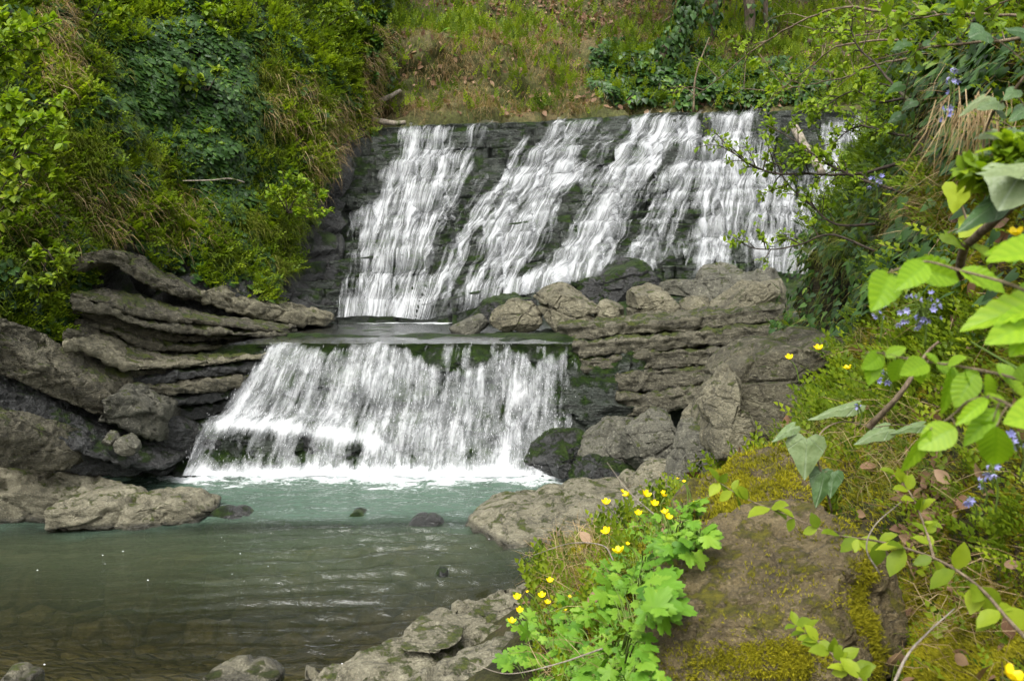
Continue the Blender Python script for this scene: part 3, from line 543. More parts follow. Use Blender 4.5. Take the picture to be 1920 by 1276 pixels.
# ------------------------------------------------------------------ outcrop of thin ledges beside the curtain
oc = thing('rock_outcrop', 'layered rock outcrop of thin weathered ledges beside the lower fall', 'rock outcrop', tuple(W(1250, 790, 13.3)))
OL = [([(1050, 612, 13.6), (1150, 604, 13.5), (1300, 592, 13.3), (1490, 570, 13.1)], [(1055, 642), (1150, 632), (1300, 622), (1490, 602)], 1.3),
      ([(1072, 640, 13.25), (1200, 630, 13.2), (1350, 617, 13.1), (1500, 598, 12.9)], [(1080, 674), (1200, 662), (1350, 650), (1500, 630)], 1.2),
      ([(1082, 672, 13.2), (1200, 660, 13.2), (1350, 650, 13.0), (1500, 628, 12.8)], [(1090, 703), (1200, 695), (1350, 686), (1500, 668)], 1.2),
      ([(1090, 700, 13.25), (1200, 694, 13.1), (1300, 688, 12.95), (1460, 670, 12.8)], [(1094, 742), (1200, 737), (1300, 728), (1460, 705)], 1.2),
      ([(1098, 738, 13.15), (1200, 735, 13.0), (1290, 726, 12.85), (1420, 705, 12.7)], [(1100, 780), (1200, 782), (1290, 768), (1420, 750)], 1.1)]
for i, (tp, bt, dp) in enumerate(OL):
    shape_slab('ledge', None, None, tp, bt, dp, 'rock_ledge', 140 + i, parent=oc, tilt=R(5), amp=.03, fine=.05, bed=11, blocks=1.1, res=.02, q=.2, crack=.9)
shape_slab('ledge', 'dark wet ledge under the overhang', None, [(1085, 800, 13.6), (1200, 800, 13.6), (1300, 780, 13.4), (1420, 750, 13.1)], [(1085, 880, 13.6), (1200, 880), (1300, 860), (1420, 830)], .8, 'rock_dark', 149, parent=oc, amp=.08)

# ------------------------------------------------------------------ boulders
B = shape_rock
TG = 'tan boulders lying on the shelf above the outcrop'
B('boulder', 'low pale boulder at the water end of the row on the shelf', 'boulder', [(920, 606), (924, 585), (945, 572), (985, 564), (1015, 575), (1015, 608), (965, 617)], 14.5, .8, 'rock_tan', 201, TG, amp=.04)
B('boulder', 'tan wedge boulder with a dark hollow beneath it', 'boulder', [(984, 606), (986, 578), (1000, 560), (1030, 540), (1052, 533), (1085, 548), (1110, 565), (1130, 582), (1140, 606), (1112, 606), (1085, 584), (1040, 574), (1005, 580)], 14.2, 1.6, 'rock_tan', 202, TG, amp=.05, q=.5)
B('boulder', 'small tan stone squeezed between the two hollow boulders', 'boulder', [(1120, 606), (1122, 572), (1138, 560), (1162, 565), (1168, 604)], 14.4, .6, 'rock_tan', 203, TG, amp=.03, nt=110, nf=60)
B('boulder', 'humped tan boulder with the widest dark hollow', 'boulder', [(1163, 602), (1166, 575), (1180, 550), (1210, 536), (1248, 533), (1278, 545), (1292, 562), (1298, 600), (1262, 578), (1210, 572), (1180, 580)], 14.1, 1.7, 'rock_tan', 204, TG, amp=.05, q=.5)
B('boulder', 'squat cracked stone beside the humped boulder', 'boulder', [(1272, 604), (1280, 562), (1310, 556), (1338, 560), (1338, 598), (1300, 606)], 14.0, .7, 'rock_tan', 205, TG, amp=.035, nt=120, nf=64)
B('boulder', 'long tan slab boulder leaning up towards the ivy', 'boulder', [(1330, 596), (1333, 565), (1370, 548), (1430, 535), (1500, 530), (1505, 556), (1440, 575), (1380, 590)], 13.7, .9, 'rock_tan', 206, TG, amp=.04, q=.4)
B('boulder', 'grey flat-topped block behind the tan boulders', 'boulder', [(1238, 552), (1246, 527), (1310, 526), (1400, 514), (1500, 508), (1505, 545), (1400, 552), (1300, 556)], 15.9, 1.3, 'rock_grey', 207, None, amp=.06, q=.4)
B('boulder', 'mossy low ledge stone at the foot of the upper fall', 'boulder', [(1058, 545), (1070, 528), (1130, 522), (1230, 520), (1310, 518), (1310, 540), (1200, 556), (1090, 560)], 17.0, 1.2, 'rock_wetmoss', 208, None, amp=.06, q=.5)
B('boulder', 'dark mossy step stone where the water slides into the small pool', 'boulder', [(838, 606), (846, 594), (900, 575), (980, 560), (1010, 562), (1000, 585), (940, 608), (860, 612)], 16.2, 1.0, 'rock_wetmoss', 209, None, amp=.05, q=.5)
B('boulder', 'reddish flat stone in the shallow water above the lip', 'boulder', [(836, 616), (845, 603), (870, 597), (915, 602), (925, 612), (900, 620)], 14.6, .5, 'rock_grey', 210, None, amp=.02, nt=90, nf=50)
# rocks at the water on the far side
WG = 'low rocks across the pool'
shape_slab('boulder', 'largest low rock across the pool, lying beside the stone stub', 'boulder', [(-120, 876, 9.7), (-20, 884, 9.9), (45, 897, 10.0), (90, 917, 10.0), (135, 938, 9.95), (168, 952, 9.9)], [(-120, 999, 9.7), (-20, 999, 9.9), (45, 996, 10), (90, 994, 10), (135, 989, 9.95), (168, 982, 9.9)], 1.0, 'rock_shore', 221, group=WG, back=.02, amp=.045, blocks=1.5, fine=.022, crack=1.0, q=.4, taper=.12)
shape_slab('boulder', 'long low rock with a pointed tip out in the pool', 'boulder', [(70, 958, 9.55), (110, 950, 9.6), (160, 944, 9.65), (205, 945, 9.7), (240, 953, 9.7), (270, 944, 9.75), (315, 942, 9.85), (350, 951, 9.95), (380, 966, 10.05)], [(70, 1001, 9.55), (110, 1002, 9.6), (160, 1004, 9.65), (205, 1008, 9.7), (240, 1011, 9.7), (270, 1004, 9.75), (315, 998, 9.85), (350, 994, 9.95), (380, 990, 10.05)], .8, 'rock_shore', 222, group=WG, back=.0, amp=.045, blocks=1.5, fine=.022, crack=1.0, q=.4, taper=.12)

B('stone_stub', 'short upright stone stub on the rock across the pool', 'stone', [(37, 912), (40, 882), (52, 874), (66, 884), (76, 915)], 10.4, .2, 'rock_tan', 224, None, amp=.015, nt=70, nf=40)
B('boulder', 'dark flat stone awash beyond the pointed rock tip', 'boulder', [(372, 995), (390, 968), (430, 963), (470, 969), (488, 995)], 10.0, .6, 'rock_dark', 225, None, amp=.02, nt=80, nf=44)
B('boulder', 'black stone awash in mid pool near the cracked shore slab', 'boulder', [(758, 1000), (770, 980), (800, 972), (830, 982), (842, 1000)], 9.75, .45, 'rock_dark', 226, None, amp=.02, nt=80, nf=44)
B('boulder', 'tiny dark stone awash in the rippled water', 'boulder', [(815, 1078), (822, 1070), (838, 1070), (844, 1080)], 8.3, .2, 'rock_dark', 227, None, amp=.01, nt=60, nf=36)
B('boulder', 'barely drowned green stone in the middle of the pool', 'boulder', [(630, 990), (650, 975), (690, 971), (716, 986)], 10.1, .5, 'rock_wetmoss', 228, None, amp=.02, nt=80, nf=44)
# wet boulders inside the curtain
CG = 'dark wet boulders under the white curtain'
for k, (x, y, rx, ry, Yb, lb) in enumerate([(478, 822, 62, 42, 12.25, 'wide dark boulder under the thin edge of the curtain'), (573, 832, 40, 42, 12.1, 'domed dark boulder standing out of the curtain foot'),
        (660, 846, 34, 28, 12.15, 'small dark boulder in the foam, next to the domed one'), (772, 846, 34, 30, 12.2, 'round dark boulder in the foam below mid curtain'), (405, 832, 32, 34, 12.1, 'dark boulder where the curtain runs out thin')]):
    B('boulder', lb, 'boulder', [(x + rx * math.cos(a), y + ry * math.sin(a) * (1.0 if math.sin(a) < 0 else 1.2)) for a in np.linspace(0, 6.28, 12)[:-1]], Yb + .22, .7, 'rock_dark', 240 + k, CG, amp=.04, q=.75, nt=90, nf=50)
# near side of the pool foot
B('boulder', 'black mossy boulder at the end of the white foam', 'boulder', [(980, 885), (990, 846), (1018, 822), (1060, 810), (1100, 818), (1112, 875), (1050, 895)], 11.9, .9, 'rock_wetmoss', 251, None, amp=.05)
B('boulder', 'round green moss cushion boulder at the foam', 'boulder', [(1026, 888), (1032, 846), (1052, 832), (1074, 846), (1080, 888)], 11.7, .4, 'rock_wetmoss', 252, None, amp=.02, q=.8, nt=90, nf=50)
B('boulder', 'grey wet boulder before the dark overhang', 'boulder', [(1085, 905), (1092, 845), (1125, 810), (1180, 788), (1206, 796), (1204, 880), (1150, 905)], 11.5, 1.0, 'rock_grey', 253, None, amp=.06)
B('boulder', 'mossy dark hump at the waterline under the grey wet boulder', 'boulder', [(1060, 908), (1080, 878), (1140, 860), (1200, 870), (1215, 905), (1130, 915)], 11.2, .8, 'rock_wetmoss', 254, None, amp=.05)
B('boulder', 'olive wedge boulder with a sharp peak', 'boulder', [(1176, 880), (1182, 802), (1215, 780), (1262, 757), (1284, 764), (1275, 800), (1262, 870), (1210, 890)], 10.9, .8, 'rock_grey', 255, None, amp=.05, q=.4)
B('boulder', 'narrow standing slab beside the big dark block', 'boulder', [(1284, 815), (1296, 768), (1318, 752), (1340, 750), (1358, 770), (1360, 830), (1310, 835)], 9.9, .6, 'rock_tan', 256, None, amp=.05, q=.4, nt=110, nf=60)
B('boulder', 'huge square dark block with a pale broken edge', 'boulder', [(1338, 842), (1330, 800), (1346, 745), (1366, 688), (1400, 664), (1480, 648), (1524, 626), (1592, 640), (1640, 690), (1630, 770), (1560, 822), (1480, 828), (1420, 838), (1375, 850)], 8.6, 1.7, 'rock_block', 257, None, amp=.06, blocks=1.1, q=.17, nt=260, nf=120, lean=.12, cuts=3, fine=.016, crack=1.2)
B('boulder', 'pale tan broken slab leaning on the huge dark block', 'boulder', [(1328, 850), (1335, 795), (1356, 715), (1380, 674), (1402, 666), (1390, 718), (1374, 765), (1398, 812), (1390, 846), (1360, 856)], 8.3, .8, 'rock_tan', 284, None, amp=.03, q=.26, nt=160, nf=80, lean=.1, cuts=4)
B('boulder', 'upright lichen-spotted block in front of the dark cave', 'boulder', [(1248, 930), (1250, 840), (1262, 796), (1325, 786), (1348, 798), (1352, 850), (1340, 872), (1395, 885), (1370, 915), (1300, 935)], 9.2, .7, 'rock_grey', 258, None, amp=.04, q=.4)
B('boulder', 'small pale boulder with dark pits at the water', 'boulder', [(1186, 925), (1196, 885), (1238, 866), (1256, 868), (1256, 925), (1210, 930)], 10.0, .5, 'rock_shore', 259, None, amp=.03, nt=100, nf=56)
B('boulder', 'small round stone touching the water beside the pitted boulder', 'boulder', [(1158, 918), (1166, 896), (1190, 884), (1206, 898), (1206, 922)], 10.3, .4, 'rock_shore', 260, None, amp=.02, nt=80, nf=44)
B('boulder', 'long cracked slab rock that runs into the pool', 'boulder', [(868, 1005), (890, 970), (945, 950), (1000, 946), (1060, 935), (1130, 927), (1186, 924), (1200, 960), (1196, 1020), (1120, 1040), (1000, 1030), (900, 1015)], 8.7, 1.5, 'rock_shore', 261, None, amp=.05, blocks=1.6, q=.45, lean=1.3, cuts=6, nt=240, nf=110)
B('boulder', 'flat grey rock behind the buttercups, joined to the cracked slab', 'boulder', [(1168, 1010), (1176, 930), (1240, 918), (1300, 925), (1310, 985), (1230, 1020)], 8.5, 1.1, 'rock_shore', 262, None, amp=.04, q=.45, lean=.7)
NG = 'grey-brown shore rocks at the near water edge'
SL = dict(shift=True, blocks=1.7, amp=.05, q=.28, taper=.1, bed=3, fine=.022, crack=1.1)
shape_slab('boulder', 'flat moss-topped shore rock farthest along the near edge', 'boulder', [(850, 1128, 7.3), (940, 1104, 7.6), (1000, 1082, 7.9), (1095, 1070, 8.1)], [(850, 1150, 7.3), (940, 1136, 7.6), (1000, 1116, 7.9), (1095, 1100, 8.1)], 0.6, 'rock_shore', 263, group=NG, back=.03, **SL)
shape_slab('boulder', 'angular shore rock with a straight split across it', 'boulder', [(848, 1184, 6.6), (910, 1142, 6.9), (985, 1116, 7.2), (1075, 1108, 7.3)], [(848, 1214, 6.6), (910, 1182, 6.9), (985, 1158, 7.2), (1075, 1150, 7.3)], .7, 'rock_shore', 264, group=NG, back=.05, **SL)
shape_slab('boulder', 'long low shore rock that dips into the shallow water', 'boulder', [(555, 1290, 5.9), (640, 1238, 6.15), (700, 1203, 6.35), (780, 1176, 6.55), (875, 1170, 6.65)], [(555, 1330, 5.9), (640, 1275, 6.15), (700, 1240, 6.35), (780, 1212, 6.55), (875, 1206, 6.65)], 1.0, 'rock_shore', 265, group=NG, back=.05, **SL)
B('boulder', 'flat pale plate of stone on the long low shore rock', 'boulder', [(752, 1202), (770, 1180), (800, 1166), (856, 1164), (868, 1185), (830, 1204), (780, 1212)], 6.0, .3, 'rock_shore', 266, NG, amp=.015, lean=2.2, q=.3, nt=120, nf=60, cuts=1)
shape_slab('boulder', 'biggest smooth shore rock beside the lobed green leaves', 'boulder', [(650, 1330, 5.1), (740, 1266, 5.3), (830, 1216, 5.6), (920, 1178, 5.8), (1060, 1160, 6.0)], [(650, 1420, 5.1), (740, 1350, 5.3), (830, 1300, 5.6), (920, 1270, 5.8), (1060, 1250, 6.0)], 1.2, 'rock_shore', 267, group=NG, back=.1, **SL)
shape_slab('boulder', 'small angular shore rock at the bottom edge by the water', 'boulder', [(480, 1300, 5.7), (540, 1268, 5.9), (600, 1246, 6.1), (650, 1244, 6.15)], [(480, 1330, 5.7), (540, 1298, 5.9), (600, 1276, 6.1), (650, 1274, 6.15)], .6, 'rock_shore', 268, group=NG, back=.03, **SL)
B('boulder', 'flat wet stone in the shallow at the bottom edge', 'boulder', [(360, 1300), (400, 1264), (460, 1260), (520, 1272), (540, 1310), (440, 1320)], 5.85, .5, 'rock_shore', 269, NG, amp=.02, lean=.7, nt=110, nf=56)
B('boulder', 'corner stone awash alone in the shallow water', 'boulder', [(-20, 1300), (-5, 1270), (40, 1266), (66, 1275), (70, 1300)], 6.0, .35, 'rock_shore', 270, None, amp=.02, nt=90, nf=50)
FG = 'mossy boulders on the flowery bank'
B('boulder', 'huge moss-streaked boulder on the flowery bank', 'boulder', [(1215, 1340), (1225, 1220), (1238, 1130), (1270, 1080), (1330, 1040), (1420, 1008), (1500, 982), (1570, 980), (1640, 1020), (1720, 1100), (1740, 1220), (1720, 1340), (1450, 1380)], 2.4, 1.0, 'rock_mossy', 281, FG, amp=.025, fine=.008, blocks=3.2, lean=.7, q=.6, nt=300, nf=150)
B('boulder', 'mossy boulder beside the pale ivy leaves', 'boulder', [(1270, 1010), (1300, 955), (1380, 912), (1440, 872), (1490, 856), (1560, 880), (1580, 950), (1500, 1010), (1400, 1035), (1310, 1045)], 4.1, .9, 'rock_mossy', 282, FG, amp=.035, blocks=2.6, lean=.8, nt=220, nf=110)
B('boulder', 'flat brown stone strewn with dead leaves', 'boulder', [(1220, 1120), (1250, 1055), (1320, 1022), (1400, 1020), (1440, 1040), (1380, 1080), (1290, 1130)], 3.4, .6, 'rock_mossy', 283, FG, amp=.02, blocks=3, lean=.9)
# ------------------------------------------------------------------ stream bed, pool
def bed_z(x, y):
    z = -.30 - .75 * sstep(6.6, 10.4, y) - .5 * sstep(10.3, 11.6, y)
    z = z + .75 * np.exp(-((y - 10.05 - .06 * x) / .28) ** 2) * sstep(-6.5, -5, x)           # drowned ridge between the two pools
    z = z - .35 * np.exp(-((x + 3.2) / 2.2) ** 2) * sstep(5.5, 7.5, y) * (1 - sstep(9.2, 10, y))
    return z + .12 * sstep(-1.5, 1.5, x) * (1 - sstep(10, 11, y))
gx, gy = np.meshgrid(np.linspace(-8.5, 6, 330), np.linspace(3.5, 13.2, 260)); q = np.stack([gx, gy, 0 * gx], -1)
_s1, _e1 = facet(q * np.array([4.2, 8.5, 1]), 301, .9); _s2, _e2 = facet(q * np.array([5, 7, 1]), 303, .9)
bz = bed_z(gx, gy) + .03 * _s1 * sstep(0, .3, _e1) + .02 * _s2 * sstep(0, .2, _e2) - .012 * (1 - sstep(0, .22, _e1)) + .05 * fbm(q * 2, 3, 305)
sheet('stream_bed', np.stack([gx, gy, bz], -1), M['bed'])
gx, gy = np.meshgrid(np.linspace(-8.6, 5.8, 520), np.linspace(3.6, 12.95, 420)); q = np.stack([gx, gy, 0 * gx], -1)
ppx, ppy = PX(q)
wob = fbm(q * .55, 3, 311); wob2 = fbm(q * 1.6, 3, 313)
far = sstep(9.75, 10.6, gy - .06 * gx + .5 * wob + .22 * wob2)
ang = R(8); ph = (gy * math.cos(ang) - gx * math.sin(ang)) * (2 * math.pi / .34) + wob * 5.5 + wob2 * 1.3
rip_m = sstep(-4.0, -.6, gx + .5 * wob) * (1 - far) * (.55 + .45 * sstep(6, 8, gy)) + .07
z = .026 * rip_m * (np.sin(ph + .5 * np.sin(ph)) + .45 * np.sin(ph * 1.83 + wob2 * 4) + .2 * np.sin(ph * .47 + 1))
z = z + .010 * rip_m * fbm(q * np.array([1.5, 6, 1]), 3, 315) + .004 * fbm(q * np.array([3, 5, 1]), 3, 316)
z = z + far * (.03 * fbm(q * np.array([2.0, 3.2, 1]), 4, 317) + .02 * fbm(q * np.array([5, 8, 1]), 3, 318))
foot = sstep(11.95, 12.3, gy + .3 * wob2 + .2 * wob) * sstep(-5.3, -4.2, gx) * (1 - sstep(.15, .9, gx))
z = z + foot * (.05 + .09 * fbm(q * 3.5, 4, 319) + .05 * fbm(q * 9, 3, 321))
dep = np.maximum(0, -bed_z(gx, gy))
murk = np.clip(1 - np.exp(-dep * (1.25 + .9 * far)) + .1 * wob - .08, 0, .97)
murk = murk * (.28 + .72 * sstep(6.6, 9.2, gy + .6 * wob))
aer = np.clip(far * .85 + .18 * sstep(9, 10, gy) + .25 * wob * far + .12 * sstep(-6, -2, -np.abs(gx + 3.4)), 0, 1)
foam = .6 * foot + .40 * sstep(10.9, 12.0, gy + .5 * wob2) * sstep(-5.6, -4.5, gx) * (1 - sstep(.9, 1.8, gx)) + .10 * far + .05
put('pool_water', np.stack([gx, gy, z], -1).reshape(-1, 3), gfaces(420, 520), M['pool'], kind='structure', attrs=dict(murk=murk.ravel(), aer=aer.ravel(), foam=foam.ravel()))
# drifting bubbles: each a small white dome on the still water
rg = np.random.default_rng(41); n = 90
bx, by = rg.uniform(-5.5, .6, n), rg.uniform(5.6, 10.0, n) ** 1.0; kk_ = (rg.random(n) < .25 + .75 * sstep(.0, .3, fbm(np.stack([bx * .8, by * 1.2, 0 * bx], -1), 3, 47))); bx, by = bx[kk_], by[kk_]; n = len(bx)
br = rg.uniform(.003, .008, n); _a = np.linspace(0, 2 * math.pi, 7)[:-1]
_V = np.concatenate([np.stack([bx[:, None] + br[:, None] * np.cos(_a), by[:, None] + br[:, None] * np.sin(_a), np.full((n, 6), .012)], -1), np.stack([bx, by, .012 + br * .9], -1)[:, None]], 1).reshape(-1, 3)
_F = (np.arange(n)[:, None, None] * 7 + np.array([[i, (i + 1) % 6, 6] for i in range(6)])[None]).reshape(-1, 3)
put('foam', _V, _F, M['drop'], kind='stuff', label='white foam bubbles drifting on the still water')

# ------------------------------------------------------------------ water between the falls, sliding over the lip
LIPW = loft([ex(17.6, 1.75)[:5], ex(15.6, 1.745)[:5], ex(14.4, 1.735)[:5]] + [prow([p for p in r[:4]]) + [0, .03, .015] for r in FALL_ROWS[:2]], 200, 150)
LIPW[..., 2] += .012 * fbm(LIPW * np.array([3, 2, 2]), 4, 331) + .014 * noise(LIPW * np.array([6, 1.2, 1]), 333) * sstep(13.9, 13.2, LIPW[..., 1])
_ff = .62 * np.exp(-((LIPW[..., 1] - 17.1) / .45) ** 2) * sstep(-3.6, -2.8, LIPW[..., 0]) * (1 - sstep(-1.3, -.7, LIPW[..., 0])) + .05
put('stream_water', LIPW.reshape(-1, 3), gfaces(150, 200), M['lip'], kind='structure', attrs=dict(murk=np.full(LIPW[..., 0].size, .22), aer=np.full(LIPW[..., 0].size, .25), foam=_ff.ravel()))

# ------------------------------------------------------------------ upper fall: separate streams over the stairs
def blur(a, k, axis=0):
    for _ in range(2):
        p = np.pad(a, [(k, k) if i == axis else (0, 0) for i in range(a.ndim)], 'edge'); c = np.cumsum(p, axis)
        z0 = np.zeros_like(np.take(c, [0], axis)); c = np.concatenate([z0, c], axis); n = 2 * k + 1
        a = (np.take(c, range(n, c.shape[axis]), axis) - np.take(c, range(0, c.shape[axis] - n), axis)) / n
    return a
WF = blur(FACE, 8) ; Wn = gnormal(WF); Wn *= np.sign(-Wn[..., 1:2] + 1e-9)
wpx, wpy = PX(WF)
WF = WF + nrm(Wn + [0, -.3, .3]) * (.085 + .05 + .04 * fbm(FACE * np.array([5, 2, 1.2]), 3, 341))[..., None]
xc_k = np.array([400, 700, 870, 990, 1090, 1240, 1320, 1390, 1500, 1600, 1760]); xb_k = np.array([330, 630, 762, 795, 895, 1035, 1190, 1335, 1480, 1590, 1760])
FU = np.empty((NV, NU))
for j in range(NV): FU[j] = np.interp(wpx[j], xc_k + (xb_k - xc_k) * (j / (NV - 1)), xc_k)
dl = np.concatenate([np.zeros((1, NU)), np.cumsum(np.linalg.norm(np.diff(WF, axis=0), axis=2), 0)])
# stream: name, label, [(px y, px centre, half width, strength)]
STREAMS = [
 ('broad white stream at the ivy end of the upper fall', [(236, 800, 62, .62), (262, 798, 54, .85), (300, 797, 56, .95), (350, 784, 66, .95), (400, 760, 76, .95), (450, 738, 78, .9), (500, 735, 72, .95), (560, 722, 70, 1.0), (606, 712, 82, 1.1)]),
 ('thin veil at the edge of the first broad stream', [(236, 893, 18, .75), (280, 880, 17, .7), (330, 860, 18, .75), (400, 830, 18, .65), (470, 800, 20, .7), (560, 770, 22, .8), (606, 760, 26, .9)]),
 ('narrow slanting stream between mossy ledges', [(250, 992, 7, .6), (300, 966, 11, .75), (350, 945, 15, .8), (390, 908, 22, .9), (440, 882, 17, .85), (500, 852, 18, .9), (560, 818, 26, .95), (602, 792, 30, 1.0)]),
 ('wide stepped stream that spreads over the middle ledges', [(222, 1088, 42, .8), (262, 1062, 42, .95), (300, 1030, 46, .85), (330, 1040, 80, .95), (370, 990, 66, .92), (420, 975, 70, .88), (470, 955, 66, .85), (520, 930, 52, .85), (566, 900, 40, .9)]),
 ('bright middle stream that foams onto the mossy step', [(215, 1235, 46, .95), (250, 1222, 46, 1.0), (300, 1196, 42, .98), (350, 1172, 40, .95), (400, 1150, 42, .95), (450, 1120, 46, .95), (500, 1085, 62, 1.0), (530, 1030, 66, 1.0), (560, 960, 46, .95)]),
 ('broken thin stream over the green bulge of rock', [(225, 1140, 14, .6), (300, 1120, 14, .6), (330, 1120, 40, .8), (380, 1110, 20, .7), (430, 1085, 16, .75), (470, 1070, 16, .7), (520, 1060, 14, .6)]),
 ('streaky stream beside the brightest one, split on ledges', [(215, 1292, 22, .7), (260, 1286, 26, .9), (310, 1275, 28, .9), (360, 1255, 40, .8), (410, 1248, 40, .72), (460, 1225, 44, .75), (500, 1205, 34, .72), (528, 1180, 26, .75)]),
 ('brightest straight stream of the upper fall', [(208, 1368, 46, .95), (250, 1366, 46, 1.0), (300, 1356, 44, 1.0), (340, 1350, 52, 1.0), (390, 1345, 50, .95), (440, 1342, 40, .98), (490, 1338, 34, .98), (528, 1336, 32, .95)]),
 ('gauzy stream behind the overhanging twigs', [(240, 1440, 12, .5), (300, 1425, 24, .72), (340, 1430, 44, .95), (380, 1440, 60, .92), (430, 1448, 60, .88), (480, 1450, 56, .85), (526, 1448, 50, .8)]),
 ('last stream, half hidden by the leafy branches', [(225, 1575, 36, .8), (270, 1580, 44, .92), (320, 1572, 48, .92), (380, 1540, 46, .85), (440, 1520, 46, .85), (500, 1505, 46, .8)])]
dens = np.full((len(STREAMS), NV, NU), -.2); 
for i, (lb, pts) in enumerate(STREAMS):
    a = np.array(pts, float); c = np.interp(wpy, a[:, 0], a[:, 1]); h = np.interp(wpy, a[:, 0], a[:, 2]); st = np.interp(wpy, a[:, 0], a[:, 3])
    edge = fbm(np.stack([FU * .03, dl * .9, 0 * FU + i * 9], -1), 4, 350, .6) * .62
    d = np.abs(wpx - c) / (h * 1.11) + edge
    dens[i] = st * (1 - sstep(.55, 1.35, d)) * sstep(a[0, 0] - 4, a[0, 0] + 20, wpy + 12 * fbm(np.stack([FU * .06, 0 * FU, 0 * FU + i], -1), 3, 352))
own = dens.argmax(0); dn = dens.max(0)
veil = .5 * sstep(-.1, .35, fbm(np.stack([FU * .02, dl * .5, 0 * FU], -1), 3, 360)) * sstep(700, 760, wpx + (wpy - 230) * .15)
ledge = np.gradient(blur(FACE[..., 1], 1), axis=0) < -.02          # treads: the water spreads and whitens there
dn = dn * (.86 + .5 * fbm(np.stack([FU * .035, dl * .75, 0 * FU + 4], -1), 4, 355, .6))
dn = np.clip(np.maximum(dn, veil) + .12 * blur(ledge.astype(float), 2) * (dn > .3), 0, 1.15)
uv = np.stack([FU * .0128, dl], -1).reshape(-1, 2); AF = gfaces(NV, NU)
fo = own.ravel()[AF[:, 0]]; fd = dn.ravel()[AF].max(1)
uf = thing('waterfall', 'upper waterfall of many white streams down a wide stepped rock face', 'waterfall', tuple(W(1000, 556, 17.5)))
def sub(V, F, keep, uv=None, attrs=None):
    F = F[keep]; u, inv = np.unique(F, return_inverse=True)
    return V[u], inv.reshape(F.shape), (uv[u] if uv is not None else None), {k: a[u] for k, a in (attrs or {}).items()}
def main_pieces(F, keep, share=.34):
    """drop the loose scraps of a stream: only connected pieces that hold a good share of it stay"""
    f = F[keep]; u, inv = np.unique(f, return_inverse=True); f = inv.reshape(f.shape); lab = np.arange(len(u))
    for _ in range(2000):
        m = lab[f].min(1); new = lab.copy(); np.minimum.at(new, f.ravel(), np.repeat(m, 4)); new = new[new]
        if (new == lab).all(): break
        lab = new
    fl = lab[f[:, 0]]; c = np.bincount(fl, minlength=len(u)); out = keep.copy(); out[np.where(keep)[0]] = c[fl] >= share * c.max(); return out
for i, (lb, pts) in enumerate(STREAMS):
    keep = (fo == i) & (fd > .12)
    if keep.sum() < 10: continue
    keep = main_pieces(AF, keep)
    V, F, u, at = sub(WF.reshape(-1, 3), AF, keep, uv, dict(foam=dn.ravel()))
    put('stream', V, F, M['fall_up'], parent=uf, uv=u, attrs=at, label=lb)
# ------------------------------------------------------------------ lower fall: one curtain
nu2, nv2 = 420, 260
LW = loft(fr, nu2, nv2); LW = LW[:, 40:370].copy(); nu2 = LW.shape[1]
lpx, lpy = PX(LW)
xl_k = np.array([300, 500, 600, 700, 850, 1000, 1090, 1250]); xf_k = np.array([100, 325, 480, 625, 805, 975, 1085, 1245])
FV = np.empty((nv2, nu2))
for j in range(nv2): FV[j] = np.interp(lpx[j], xl_k + (xf_k - xl_k) * (j / (nv2 - 1)), xl_k)
dl2 = np.concatenate([np.zeros((1, nu2)), np.cumsum(np.linalg.norm(np.diff(LW, axis=0), axis=2), 0)])
fn = np.stack([FV * .011, dl2 * .7, 0 * FV], -1)
LW[..., 1] -= .07 + .11 * fbm(fn * np.array([1, 1, 1]), 3, 371) + .05 * fbm(fn * np.array([4, 1.5, 1]), 3, 373)
left = np.interp(lpy, [620, 640, 690, 740, 772, 792, 840, 895], [507, 494, 462, 430, 408, 372, 346, 318])
right = np.interp(lpy, [620, 640, 700, 780, 815, 895], [1078, 1082, 1090, 1094, 1090, 1040])
ed = fbm(np.stack([FV * .02, dl2 * 2.2, 0 * FV + 3], -1), 3, 375) * 30
inn = sstep(-14, 34, lpx - left + ed) * sstep(-10, 40, right - lpx + ed)
top = np.interp(lpx, [500, 560, 620, 700, 760, 800, 830, 900, 950, 980, 1000, 1050, 1085], [636, 641, 654, 634, 648, 676, 690, 684, 640, 658, 680, 655, 664]) + 14 * fbm(np.stack([FV * .05, 0 * FV, 0 * FV], -1), 3, 377)
st = sstep(-10, 14, lpy - top); thin = .62 * sstep(636, 655, lpy) * sstep(-.1, .5, fbm(np.stack([FV * .05, dl2 * .6, 0 * FV], -1), 3, 379))
body = .72 + .42 * fbm(fn * np.array([1.8, .8, 1]), 4, 381) + .22 * np.exp(-((lpx - 900) / 60) ** 2 - ((lpy - 720) / 50) ** 2) - .12 * np.exp(-((lpx - 540) / 60) ** 2 - ((lpy - 735) / 30) ** 2)
for x, y, rx, ry, a in [(478, 828, 52, 30, .5), (573, 834, 36, 36, .62), (662, 848, 32, 22, .5), (772, 846, 30, 24, .4), (405, 834, 28, 32, .5), (700, 760, 26, 30, .22), (820, 765, 24, 30, .18), (950, 770, 40, 30, .2)]:
    body -= .8 * a * np.exp(-(((lpx - x) / rx) ** 2 + ((lpy - y) / ry) ** 2) ** 1.5)
body -= .22 * sstep(985, 1085, lpx)
body += .55 * np.exp(-((lpy - np.interp(lpx, [400, 640, 800], [784, 812, 850])) / 12) ** 2) * (1 - sstep(640, 760, lpx)) + .4 * sstep(862, 884, lpy)
dn2 = np.clip(inn * np.maximum(st * body, thin), 0, 1.2)
lf = thing('waterfall', 'lower waterfall, one broad white curtain falling into the pool', 'waterfall', tuple(W(700, 888, 12.1)))
uv2 = np.stack([FV * .0078, dl2], -1).reshape(-1, 2); AF2 = gfaces(nv2, nu2)
V, F, u, at = sub(LW.reshape(-1, 3), AF2, dn2.ravel()[AF2].max(1) > .1, uv2, dict(foam=dn2.ravel()))
